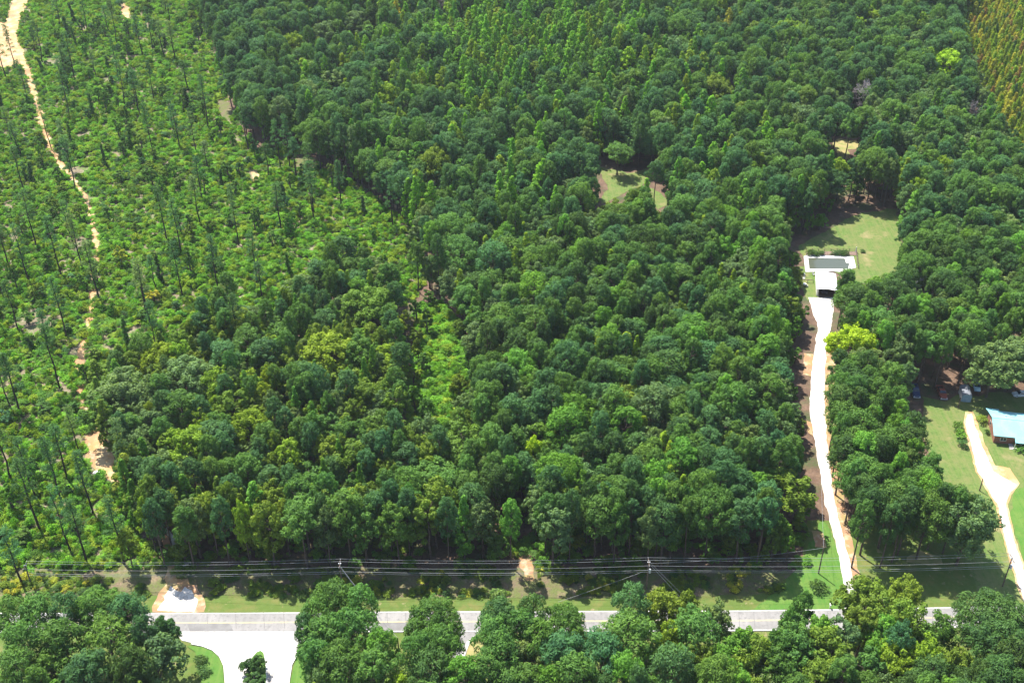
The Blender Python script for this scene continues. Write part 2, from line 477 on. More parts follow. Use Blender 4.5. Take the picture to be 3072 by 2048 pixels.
# road, junction, side drives
R_TOP = [(-300, 1838), (700, 1838), (1200, 1834), (2200, 1831), (2600, 1826), (3072, 1816), (3300, 1810)]
R_BOT = [(-300, 1900), (600, 1899), (1200, 1897), (2200, 1894), (2600, 1889), (2880, 1883), (3300, 1872)]
sheet("road", R_TOP + R_BOT[::-1], 0.16, M["asphalt"])


def band(name, line, t0, t1, z, mat, parent=None):
    """A stripe between the fractions t0 and t1 of the road's width."""
    def at(t):
        r = []
        for (x0, y0), _ in zip(R_TOP, R_TOP):
            ys = np.interp(x0, [p[0] for p in R_BOT], [p[1] for p in R_BOT])
            r.append((x0, y0 + (ys - y0) * t))
        return r
    o = sheet(name, at(t0) + at(t1)[::-1], z, mat)
    return o


band("road_marking", None, 0.025, 0.05, 0.175, M["paint_white"])
band("road_marking", None, 0.945, 0.97, 0.175, M["paint_white"])
band("road_marking", None, 0.468, 0.486, 0.175, M["paint_yellow"])
band("road_marking", None, 0.506, 0.524, 0.175, M["paint_yellow"])
sheet("road_patch", [(560, 1869), (690, 1869), (700, 1893), (570, 1894)], 0.172, M["patch"])
sheet("road_patch", [(1140, 1868), (1290, 1866), (1290, 1889), (1145, 1890)], 0.172, M["patch"])
for i, x in enumerate([620, 705, 790, 850, 1160, 1215, 1350, 2215, 2260, 2480, 2795, 2855, 2950]):
    a, b = G(x, 1840), G(x + 4, 1890)
    sheet("road_crack", [(x, 1838 if x < 1400 else 1834), (x + 2, 1838 if x < 1400 else 1834), (x + 5, 1886), (x + 3, 1886)], 0.18, M["patch"])
JUNC = [(530, 1899), (545, 1921), (590, 1932), (635, 1945), (662, 1968), (676, 2000), (680, 2048), (682, 2120), (862, 2120), (864, 2048), (872, 1995), (890, 1960), (930, 1930), (975, 1915), (1000, 1897)]
sheet("junction_road", JUNC, 0.15, M["concrete"])


def kerb(name, pts, w, h, mat):
    ws = [G(*p) for p in pts]
    mb = MB()
    vs, fs = [], []
    for i, p in enumerate(ws):
        d = (ws[min(i + 1, len(ws) - 1)] - ws[max(i - 1, 0)]).normalized()
        n = Vector((-d.y, d.x, 0)) * w / 2
        vs += [p - n, p - n + Vector((0, 0, h)), p + n + Vector((0, 0, h)), p + n]
    for i in range(len(ws) - 1):
        for k in range(3):
            fs.append((4 * i + k, 4 * i + k + 1, 4 * i + k + 5, 4 * i + k + 4))
    fs += [(0, 1, 2, 3), tuple(4 * (len(ws) - 1) + k for k in (3, 2, 1, 0))]
    mb.add(vs, fs)
    return tag(mb.build(name, mat), kind="structure")


kerb("kerb", [(575, 1930), (610, 1937), (640, 1949), (662, 1969), (675, 1998), (679, 2048), (681, 2120)], 0.55, 0.28, M["kerb"])
kerb("kerb", [(980, 1915), (930, 1931), (892, 1960), (873, 1995), (865, 2048), (863, 2120)], 0.5, 0.28, M["kerb"])
sheet("corner_lawn", [(560, 1938), (606, 1941), (636, 1953), (656, 1972), (668, 1999), (672, 2048), (674, 2120), (590, 2120), (602, 2048), (598, 1990), (585, 1955)], 0.2, M["lawn_bright"])
sheet("corner_lawn", [(985, 1922), (935, 1938), (900, 1965), (881, 1999), (872, 2048), (870, 2120), (980, 2120)], 0.2, M["lawn_bright"])
ISL = [(768, 1953), (782, 1948), (795, 1955), (800, 1975), (803, 2005), (803, 2060), (802, 2120), (742, 2120), (738, 2060), (738, 2005), (748, 1975)]
sheet("island_kerb", ISL, 0.3, M["kerb"])
sheet("island_lawn", [(770, 1958), (782, 1953), (791, 1960), (795, 1978), (798, 2005), (798, 2060), (797, 2120), (747, 2120), (743, 2060), (743, 2007), (753, 1978)], 0.32, M["lawn_bright"])
sheet("side_drive", [(1372, 1896), (1440, 1896), (1405, 1925), (1390, 1950), (1375, 1990), (1330, 2010), (1320, 1960), (1345, 1930)], 0.13, M["asphalt"])
sheet("side_drive_edge", [(1385, 1960), (1400, 1925), (1420, 1908), (1428, 1911), (1408, 1932), (1396, 1965), (1392, 1985)], 0.145, M["concrete"])

# the air between: thin even haze in one closed box round everything but the sky
hz, hnt, hb = new_mat("haze_air")
hnt.nodes.remove(hb)
pv = hnt.nodes.new("ShaderNodeVolumePrincipled")
pv.inputs["Color"].default_value = (0.86, 0.92, 1.0, 1)
pv.inputs["Density"].default_value = 0.00006
pv.inputs["Anisotropy"].default_value = 0.2
hnt.links.new(pv.outputs[0], hnt.nodes["Material Output"].inputs["Volume"])
tag(MB().box((-4600, -1600, -1.0), (4600, 9400, 196.0)).build("haze", hz), kind="stuff")

# ------------------------------------------------------------------ foliage shapes
def unit(v):
    return v / np.maximum(np.linalg.norm(v, axis=1, keepdims=True), 1e-6)


def leaf_faces(C, N, L, W, rng, up=0.0):
    """Pointed, slightly folded leaf clumps: centres C, facing N, length L, width W. up=1 lets them stand like needle tufts."""
    n = len(C)
    a = rng.normal(size=(n, 3))
    a[:, 2] += up * 2.5
    t = unit(a - (a * N).sum(1, keepdims=True) * N)
    b = np.cross(N, t)
    L, W = L[:, None], W[:, None]
    fold = N * W * 0.18
    V = np.stack([C - t * L / 2, C + b * W / 2 + fold, C + t * L / 2, C - b * W / 2 + fold], 1).reshape(-1, 3)
    F = np.arange(4 * n).reshape(n, 4)
    return V, F


def puff_leaves(centres, radii, per, L, W, rng, up=0.0, jitter=0.55, zmin=-0.55, lift=0.25, squash=0.8, inner=0.62):
    Cs, Ns, vs = [], [], []
    for c, r in zip(centres, radii):
        k = max(6, int(per * (r / np.mean(radii)) ** 2))
        d = unit(rng.normal(size=(k * 2, 3)))
        d = d[d[:, 2] > zmin][:k]
        rad = r * (inner + (1.08 - inner) * rng.random(len(d)) ** 0.6)
        p = c + d * rad[:, None] * np.array([1, 1, squash])
        n = unit(d + jitter * rng.normal(size=d.shape) + np.array([0, 0, lift]))
        Cs.append(p)
        Ns.append(n)
        vs.append(np.clip(0.35 + 0.3 * rng.random() + 0.45 * (rng.random(len(d)) - 0.3), 0, 1))
    C, N, v = np.concatenate(Cs), np.concatenate(Ns), np.concatenate(vs)
    n = len(C)
    V, F = leaf_faces(C, N, L * (0.7 + 0.6 * rng.random(n)), W * (0.7 + 0.6 * rng.random(n)), rng, up)
    return V, F, np.repeat(v, 4)


def tube_np(pts, rad, sides=6):
    mb = MB()
    mb.tube(pts, rad, sides, cap=False)
    return np.array(mb.v), np.array(mb.f)


def join_np(parts):
    V, F, n = [], [], 0
    for v, f in parts:
        V.append(v)
        F.append(f + n)
        n += len(v)
    return np.concatenate(V), np.concatenate(F)


def trunk_np(rng, H, r0, tips, lean=0.25, sides=7, top=0.96):
    """Tapered trunk with limbs that reach towards some of the leaf puffs."""
    ax = [Vector((0, 0, -0.3))]
    off = Vector((0, 0, 0))
    n = 6
    for i in range(1, n + 1):
        off += Vector((rng.normal() * lean * 0.4, rng.normal() * lean * 0.4, 0))
        ax.append(Vector((off.x, off.y, H * top * i / n)))
    rad = [r0 * (1.15 - 0.95 * i / n) for i in range(n + 1)]
    parts = [tube_np(ax, rad, sides)]
    for c, rr in tips:
        z0 = max(c[2] - 0.45 * math.hypot(c[0], c[1]) - 0.5, H * 0.2)
        k = min(z0 / (H * top) * n, n - 0.01)
        i = int(k)
        a = ax[i].lerp(ax[min(i + 1, n)], k - i)
        b = Vector(c)
        m = a.lerp(b, 0.55) + Vector((0, 0, -0.06 * (b - a).length))
        parts.append(tube_np([a, m, b], [rr, rr * 0.7, rr * 0.3], 5))
    return join_np(parts)


def pine_shape(rng, H=21.0, cb=0.5, R=3.5, n=40, per=56, L=0.7, W=0.22, ragged=0.35):
    """Loblolly pine: bare trunk, domed crown of separate needle tufts on up-curved limbs."""
    cs, rs = [], []
    for i in range(n):
        t = (i + rng.random()) / n
        t = t ** 0.85
        prof = (0.7 + t) if t < 0.3 else math.sqrt(max(0.03, 1 - ((t - 0.3) / 0.75) ** 2))
        prof = min(prof, 1.0)
        ln = R * prof * (1 - ragged * rng.random() ** 1.5 * 1.4)
        ln = max(ln, 0.15)
        a = i * 2.39996 + rng.normal() * 0.5
        r = (0.55 + 0.4 * rng.random()) * min(R / 3.5, 1.15)
        z = H * (cb + (0.965 - cb) * t) + 0.1 * ln
        cs.append((ln * math.cos(a), ln * math.sin(a), z))
        rs.append(r)
    cs.append((0, 0, H * 0.965))
    rs.append(0.9 * R / 3.5)
    V, F, var = puff_leaves(np.array(cs), np.array(rs), per, L, W, rng, up=0.9, jitter=0.45, lift=0.15, squash=1.2)
    tips = [(c, 0.07) for c in cs[::2]]
    return (V, F, var), trunk_np(rng, H, 0.24, tips)


def slender_shape(rng, H=22.0, cb=0.62, R=2.0, n=34, per=30, lean=0.5, stubs=9):
    """Pine left standing in the cut-over: long bare trunk, small open crown."""
    cs, rs = [], []
    for i in range(n):
        t = ((i + rng.random()) / n) ** 0.8
        ln = R * (1.0 - 0.75 * t) * (0.35 + 0.75 * rng.random())
        a = i * 2.39996 + rng.normal() * 0.6
        cs.append((ln * math.cos(a), ln * math.sin(a), H * (cb + (0.98 - cb) * t)))
        rs.append(0.4 + 0.4 * rng.random())
    V, F, var = puff_leaves(np.array(cs), np.array(rs), per, 0.62, 0.15, rng, up=0.6, jitter=0.9, lift=0.2, inner=0.4)
    tips = [(c, 0.05) for c in cs[::2]]
    for k in range(stubs):
        a = rng.random() * 6.28
        l = 0.6 + rng.random() * 1.2
        tips.append(((l * math.cos(a), l * math.sin(a), H * (0.3 + 0.32 * rng.random())), 0.035))
    return (V, F, var), trunk_np(rng, H, 0.21, tips, lean=lean, top=0.99)


def broad_shape(rng, H=17.0, cb=0.25, R=4.2, lobes=11, puffs=11, per=42, L=0.5, W=0.34, spread=1.0, topy=0.0):
    """Broadleaf tree: lobed, uneven crown."""
    cs, rs = [], []
    zc, rz = H * (cb + 1) / 2, H * (1 - cb) / 2
    for i in range(lobes):
        u = -0.55 + 1.5 * (i + rng.random()) / lobes
        u = min(u, 0.96)
        a = i * 2.39996 + rng.normal() * 0.5
        w = math.sqrt(max(0.02, 1 - u * u)) * (1 - topy * max(u, 0) * 0.6)
        d = (0.5 + 0.28 * rng.random())
        c = np.array([R * d * w * math.cos(a) * spread, R * d * w * math.sin(a) * spread, zc + rz * u * 0.74])
        lr = min(R, 4.6) * (0.34 + 0.16 * rng.random())
        dd = unit(rng.normal(size=(puffs * 2, 3)))
        dd = dd[dd[:, 2] > -0.6][:puffs]
        for e in dd:
            cs.append(c + e * lr * (0.7 + 0.4 * rng.random()))
            rs.append(lr * (0.26 + 0.18 * rng.random()))
    cs, rs = np.array(cs), np.array(rs)
    V, F, var = puff_leaves(cs, rs, per, L, W, rng, up=0.2, jitter=0.42, lift=0.2, squash=0.95)
    tips = [(c, 0.09) for c in cs[::6]]
    return (V, F, var), trunk_np(rng, H, 0.27, tips, top=0.8)


def poplar_shape(rng, H=20.0, cb=0.2, R=2.5, n=70, per=46):
    """Tall pointed crown of upswept leafy sprays."""
    cs, rs = [], []
    for i in range(n):
        t = (i + rng.random()) / n
        prof = min(1.0, 0.55 + 1.6 * t) if t < 0.28 else (1 - ((t - 0.28) / 0.76) ** 1.5)
        ln = R * max(prof, 0.06) * (0.55 + 0.5 * rng.random())
        a = i * 2.39996 + rng.normal() * 0.4
        cs.append((ln * math.cos(a), ln * math.sin(a), H * (cb + (0.97 - cb) * t)))
        rs.append((0.4 + 0.32 * rng.random()) * (1.1 - 0.35 * t))
    V, F, var = puff_leaves(np.array(cs), np.array(rs), per, 0.5, 0.34, rng, up=0.35, jitter=0.45, lift=0.25, squash=1.2)
    return (V, F, var), trunk_np(rng, H, 0.2, [(c, 0.06) for c in cs[::4]])


def snag_shape(rng, H=9.0, R=0.9, n=26, per=70):
    """Dead trunk wrapped in vines, wider at its foot, top often nodding over."""
    cs, rs = [], []
    bend = rng.normal(size=2) * 0.7
    for i in range(n):
        t = (i + rng.random()) / n
        a = rng.random() * 6.28
        w = R * (1.25 - 0.75 * t) * (0.25 + 0.5 * rng.random())
        cs.append((w * math.cos(a) + bend[0] * t * t, w * math.sin(a) + bend[1] * t * t, H * (0.02 + 0.96 * t)))
        rs.append(R * (0.75 - 0.25 * t) * (0.7 + 0.4 * rng.random()))
    V, F, var = puff_leaves(np.array(cs), np.array(rs), per, 0.42, 0.34, rng, jitter=0.6, lift=0.1)
    tr = tube_np([(0, 0, -0.3), (0, 0, H * 0.5), (bend[0], bend[1], H * 1.02)], [0.17, 0.13, 0.05], 6)
    return (V, F, var), tr


def young_pine_shape(rng, H=7.0, R=1.5, n=30, per=40):
    cs, rs = [], []
    for i in range(n):
        t = (i + rng.random()) / n
        ln = R * (1.0 - 0.9 * t) * (0.5 + 0.6 * rng.random())
        a = i * 2.39996
        cs.append((ln * math.cos(a), ln * math.sin(a), H * (0.1 + 0.88 * t)))
        rs.append(0.42 + 0.25 * rng.random() - 0.2 * t)
    V, F, var = puff_leaves(np.array(cs), np.array(rs), per, 0.55, 0.2, rng, up=0.7, jitter=0.7, lift=0.25, squash=1.2)
    return (V, F, var), tube_np([(0, 0, -0.2), (0, 0, H * 0.95)], [0.1, 0.03], 5)


def shrub_shape(rng, H=1.7, R=1.25, n=12, per=36, L=0.36, W=0.22, spike=0.0):
    cs, rs = [], []
    for i in range(n):
        a, q = i * 2.39996, math.sqrt((i + 0.5) / n)
        q *= 0.8 + 0.3 * rng.random()
        cs.append((R * q * math.cos(a), R * q * math.sin(a), H * (0.3 + 0.5 * (1 - q * q) + 0.25 * rng.random() + spike * rng.random() * (rng.random() > 0.6))))
        rs.append(R * (0.3 + 0.22 * rng.random()))
    V, F, var = puff_leaves(np.array(cs), np.array(rs), per, L, W, rng, up=0.3, jitter=0.75, lift=0.35, zmin=-0.3, inner=0.45)
    tr = join_np([tube_np([(0, 0, -0.1), (c[0] * 0.5, c[1] * 0.5, c[2] * 0.5), c], [0.05, 0.035, 0.015], 4) for c in cs[::3]])
    return (V, F, var), tr


def dead_shape(rng, H=16.0, R=3.5, r0=0.25, dense=1.0):
    """Bare branching crown."""
    parts = []

    def grow(p, d, ln, r, lev):
        q = p + d * ln
        m = p.lerp(q, 0.5) + Vector(rng.normal(size=3)) * ln * 0.06
        parts.append(tube_np([p, m, q], [r, r * 0.8, r * 0.55], 5 if lev < 2 else 3))
        if lev >= 5:
            return
        for _ in range(int(round((3 + (rng.random() > 0.5)) * dense))):
            nd = (d + Vector(rng.normal(size=3)) * 0.62 + Vector((0, 0, 0.15))).normalized()
            grow(q if rng.random() > 0.4 else p.lerp(q, 0.6 + 0.3 * rng.random()), nd, ln * (0.62 + 0.2 * rng.random()), max(r * 0.55, 0.05), lev + 1)
    p = Vector((0, 0, -0.3))
    tr = tube_np([p, (0.1, 0, H * 0.35), (0, 0.1, H * 0.42)], [r0, r0 * 0.75, r0 * 0.7], 7)
    for k in range(4):
        a = k * 1.6 + rng.random()
        grow(Vector((0, 0.1, H * (0.3 + 0.04 * k))), Vector((math.cos(a) * 0.5, math.sin(a) * 0.5, 1)).normalized(), H * 0.2, r0 * 0.5, 1)
    V, F = join_np(parts)
    k = R / max(1e-3, np.percentile(np.hypot(V[:, 0], V[:, 1]), 96))
    V = V * np.array([k, k, 1])
    V[:, 2] *= H / V[:, 2].max()
    return (V, F, None), tr


class Kind:
    """A kind of plant: several shapes, each as crown mesh, trunk mesh and the two joined."""

    def __init__(self, name, shapes, leafmat=None, barkmat=None):
        self.name, self.crown, self.trunk, self.whole, self.R, self.H = name, [], [], [], [], []
        for (V, F, var), (tv, tf) in shapes:
            lm, bmt = leafmat or M["leaf"], barkmat or M["bark"]
            self.crown.append(mesh_np(name + "_crown", V, [F], [lm], var=var))
            self.trunk.append(mesh_np(name + "_trunk", tv, [tf], [bmt], smooth=True))
            va = None if var is None else np.concatenate([var, np.zeros(len(tv))])
            self.whole.append(mesh_np(name + "_plant", np.concatenate([V, tv]), [F, tf + len(V)], [lm, bmt], [0, 1], var=va))
            self.R.append(float(np.percentile(np.hypot(V[:, 0], V[:, 1]), 93)))
            self.H.append(float(V[:, 2].max()))
            self.zc = float((V[:, 2].max() + np.percentile(V[:, 2], 5)) / 2)


R_ = lambda s: np.random.default_rng(s)
KINDS = {
    "pine_tree": Kind("pine_tree", [pine_shape(R_(100 + i), 21, 0.46 + 0.05 * (i % 4), 3.1 + 0.22 * (i % 5), n=62 + 5 * (i % 3), ragged=0.35 + 0.07 * (i % 4)) for i in range(10)] + [pine_shape(R_(150 + i), 21, 0.4 + 0.05 * i, 5.2 + 0.9 * i, n=135 + 35 * i, per=60, ragged=0.4) for i in range(3)]),
    "broadleaf_tree": Kind("broadleaf_tree", [broad_shape(R_(200 + i), 16.5, 0.16 + 0.04 * (i % 4), 3.8 + 0.3 * (i % 4), lobes=11 + i % 4) for i in range(10)] + [broad_shape(R_(250 + i), 17, 0.18, 5.4 + 0.8 * i, lobes=20 + 4 * i, puffs=13) for i in range(3)]),
    "poplar_tree": Kind("poplar_tree", [poplar_shape(R_(300 + i), 20, 0.12, 2.5 + 0.35 * (i % 4), n=76) for i in range(6)]),
    "slender_pine": Kind("slender_pine", [slender_shape(R_(400 + i), 22, 0.36 + 0.08 * (i % 4), 1.9 + 0.35 * (i % 3), lean=0.3 + 0.12 * (i % 3)) for i in range(8)], None, M["bark_shaded"]),
    "vine_covered_snag": Kind("vine_covered_snag", [snag_shape(R_(500 + i), 7 + 1.2 * i, 0.85 + 0.1 * (i % 3)) for i in range(5)]),
    "young_pine": Kind("young_pine", [young_pine_shape(R_(600 + i), 7.5, 1.5) for i in range(5)]),
    "sapling": Kind("sapling", [broad_shape(R_(700 + i), 6.5, 0.1, 1.7, lobes=7, puffs=7, per=34, L=0.45, W=0.32) for i in range(6)] + [broad_shape(R_(750 + i), 6, 0.04, 2.7, lobes=13, puffs=9, per=40, L=0.38, W=0.25) for i in range(2)]),
    "shrub": Kind("shrub", [shrub_shape(R_(800 + i), 1.5 + 0.25 * (i % 4), 1.1 + 0.12 * (i % 3), spike=0.5 * (i % 2)) for i in range(8)]),
    "dead_tree": Kind("dead_tree", [dead_shape(R_(900 + i), 16, 3.0, dense=1.0) for i in range(3)], M["dead"], M["dead"]),
}

# ------------------------------------------------------------------ where the plants stand
ROADLIKE = [JUNC, R_TOP + R_BOT[::-1], D1L + D1R[::-1], D2L + D2R[::-1], [(2412, 757), (2575, 757), (2575, 895), (2412, 895)]]
SEEN = [D1L + D1R[::-1], D2L + D2R[::-1],
        [(2415, 770), (2440, 760), (2520, 700), (2600, 650), (2680, 640), (2695, 700), (2700, 780), (2680, 815), (2580, 825), (2560, 800), (2510, 810), (2505, 890), (2425, 890)],
        [(2790, 1200), (3100, 1190), (3100, 1800), (3010, 1690), (3002, 1560), (2965, 1490), (2868, 1455), (2845, 1390), (2795, 1330)], [(2730, 1150), (3080, 1150), (3080, 1210), (2730, 1205)],
        [(1795, 505), (1840, 508), (1900, 522), (1935, 506), (1940, 545), (1880, 565), (1830, 605), (1800, 610)], [(1955, 565), (2010, 615), (1975, 628)], [(2492, 415), (2572, 422), (2572, 440), (2545, 480), (2515, 478)],
        [(262, 1320), (330, 1320), (335, 1395), (270, 1390)], [(1552, 1665), (1588, 1665), (1605, 1740), (1580, 1745)], [(1246, 930), (1335, 912), (1392, 1000), (1385, 1110), (1345, 1210), (1250, 1170), (1250, 1050)], [(2905, -30), (2915, 150), (2975, 270), (3025, 350), (3080, 440), (3080, -30)], [(1130, 1838), (1215, 1838), (1215, 1893), (1130, 1893)], [(2195, 1832), (2330, 1832), (2330, 1892), (2195, 1892)],
        [(2450, 1826), (2525, 1826), (2525, 1850), (2450, 1860)], [(2790, 1800), (2890, 1795), (2890, 1882), (2800, 1884)], [(460, 1750), (900, 1790), (870, 2060), (690, 2060), (680, 1960), (560, 1925), (540, 1850)], [(1130, 1800), (1450, 1800), (1450, 1850), (1130, 1850)],
        [(2440, 1640), (2500, 1620), (2545, 1760), (2555, 1800), (2360, 1800)], [(2745, 845), (2775, 850), (2772, 878), (2750, 870)]]
LAWN_BASE = [(2770, 1190), (2830, 1205), (2880, 1180), (2940, 1190), (2960, 1175), (3300, 1190), (3300, 1830), (3040, 1800), (2998, 1704), (2965, 1630), (2860, 1575), (2800, 1490), (2770, 1360)]
GLADE = [(1780, 495), (1840, 500), (1900, 515), (1945, 500), (2015, 590), (2020, 625), (1975, 635), (1940, 600), (1850, 600), (1800, 625)]
DRYGL = [(2485, 410), (2580, 415), (2590, 450), (2550, 485), (2505, 480)]
BARES = [[(650, 296), (694, 304), (712, 342), (684, 370), (655, 345)], [(885, 478), (920, 455), (956, 478), (950, 510), (900, 515), (876, 502)], [(752, 512), (784, 516), (780, 548), (757, 548)], [(366, 6), (394, 24), (394, 60), (368, 64), (358, 30)], [(250, 1305), (336, 1308), (350, 1400), (300, 1425), (256, 1390)], [(225, 1025), (262, 1030), (258, 1095), (222, 1090)]]
CLAYGAP = [(1535, 1590), (1600, 1610), (1628, 1745), (1555, 1745)]
OPEN = [LAWN_POOL, LAWN_BASE, VINE, GLADE, DRYGL, CLAYGAP]
YOUNG = [(2890, -60), (2900, 60), (2905, 170), (2960, 280), (3010, 360), (3040, 460), (3090, 560), (3300, 560), (3300, -60)]
WOOD_SOUTH = 1704

plants = []          # dicts: kind, x, y, scale, rot, idx, tint, word, label


def tone(word):
    """Leaf colour (reflectance) for a colour word, with a little spread."""
    base = {"dark green": (0.064, 0.135, 0.036), "blue-green": (0.068, 0.162, 0.056), "mid green": (0.092, 0.195, 0.04), "grey-green": (0.125, 0.208, 0.072), "olive green": (0.14, 0.225, 0.032),
            "yellow-green": (0.195, 0.31, 0.028), "bright green": (0.115, 0.265, 0.036), "fresh green": (0.15, 0.345, 0.03), "golden": (0.34, 0.37, 0.045), "rusty brown": (0.34, 0.24, 0.075), "lime": (0.26, 0.4, 0.022), "grey": (0.2, 0.2, 0.2)}[word]
    k = 0.84 + 0.28 * RNG.random()
    h = RNG.normal() * 0.06
    return (base[0] * k * (1 + h), base[1] * k, base[2] * k * (1 - h))


def plant(kind, x, y, r=None, word="mid green", h=None, label=None, rot=None, idx=None, cat=None, group=None, name=None):
    K = KINDS[kind]
    fit = range(len(K.crown)) if r is None else [j for j in range(len(K.crown)) if abs(math.log(r / K.R[j])) < 0.24]
    if not fit:
        fit = [min(range(len(K.crown)), key=lambda j: abs(math.log(r / K.R[j])))]
    i = fit[int(RNG.integers(len(fit)))] if idx is None else idx % len(K.crown)
    sxy = 1.0 if r is None else r / K.R[i]
    sz = (h / K.H[i]) if h else max(0.7, min(1.25, sxy ** 0.4))
    d = dict(kind=kind, x=x, y=y, s=(sxy * (q := 0.88 + 0.24 * RNG.random()), sxy / q, sz), rot=RNG.random() * 6.28 if rot is None else rot, idx=i, tint=tone(word), word=word, label=label, cat=cat, group=group, r=K.R[i] * sxy, h=K.H[i] * sz, name=name)
    plants.append(d)
    return d


def by_crown(kind, px, py, rpx, word, h=None, label=None, zf=0.72, **kw):
    """A tree whose crown centre shows at (px, py) with half width rpx; it stands wherever that puts its foot."""
    H = h or {"pine_tree": 20, "broadleaf_tree": 17, "poplar_tree": 20, "dead_tree": 15}.get(kind, 8)
    p = G(px, py, H * zf)
    _, _, d = P(p.x, p.y, H * zf)
    return plant(kind, p.x, p.y, rpx * d / FPX, word, h=H, label=label, **kw)


hash_grid = {}


def clear_of(x, y, r, cell=6.0):
    for i in range(int((x - r * 2) // cell) - 1, int((x + r * 2) // cell) + 2):
        for j in range(int((y - r * 2) // cell) - 1, int((y + r * 2) // cell) + 2):
            for (a, b, c) in hash_grid.get((i, j), ()):
                if (a - x) ** 2 + (b - y) ** 2 < (r + c) ** 2:
                    return False
    return True


def occupy(x, y, r, cell=6.0):
    hash_grid.setdefault((int(x // cell), int(y // cell)), []).append((x, y, r))


RINGS = [(0, 0)] + [(q * math.cos(k * math.pi / 4), q * math.sin(k * math.pi / 4)) for q in (0.5, 0.96) for k in range(8)]
RX, RZ = np.array([p[0] for p in RINGS]), np.array([p[1] for p in RINGS])
FREE = []            # crowns that the photograph shows whole: pixel, half width, distance


def hides(x, y, r, zlo, zhi):
    """Whether a crown there would stand before an open place, or before a tree that the photograph shows whole."""
    zc, hz = (zlo + zhi) / 2, (zhi - zlo) / 2
    px, py, dep = P(x + RX * r, y, zc + RZ * hz)
    for poly in SEEN:
        for a, b in zip(px, py):
            if inside(poly, a, b):
                return True
    if FREE:
        F = FREE_NP
        near = F[F[:, 3] > y]
        if len(near):
            dd = ((px[:, None] - near[:, 0]) ** 2 + (py[:, None] - near[:, 1]) ** 2) < near[:, 2] ** 2
            if dd.any():
                return True
    return False


LIT = [D1L + D1R[::-1], [(2520, 690), (2600, 660), (2680, 645), (2700, 780), (2660, 815), (2580, 825), (2560, 745)], [(2800, 1235), (3100, 1240), (3100, 1800), (3062, 1750), (3012, 1560), (2965, 1475), (2870, 1440), (2810, 1380)],
       [(2440, 1650), (2505, 1630), (2545, 1760), (2555, 1800), (2420, 1800)], [(1800, 520), (1840, 512), (1900, 575), (1805, 600)], [(1880, 520), (1925, 512), (1925, 545), (1885, 555)], [(1960, 575), (2000, 610), (1975, 620)], [(480, 1790), (590, 1790), (590, 1832), (470, 1832)], [(1555, 1655), (1588, 1665), (1605, 1740), (1580, 1740)], [(2500, 425), (2565, 428), (2540, 470)], [(1270, 930), (1335, 920), (1370, 1010), (1340, 1180), (1270, 1150)], [(2420, 748), (2572, 745), (2570, 880), (2430, 890)]]


def shades(x, y, r, h):
    """Whether that tree's shadow would fall on ground that lies in full sun."""
    for (dx, zf) in [(a * r, z) for a in (-0.9, -0.45, 0, 0.45, 0.9) for z in (0.5, 0.72, 0.95)]:
        k = h * zf / SUNV.z
        px, py, _ = P(x + dx - SUNV.x * k, y - SUNV.y * k, 0)
        for poly in LIT:
            if inside(poly, px, py):
                return True
    return False


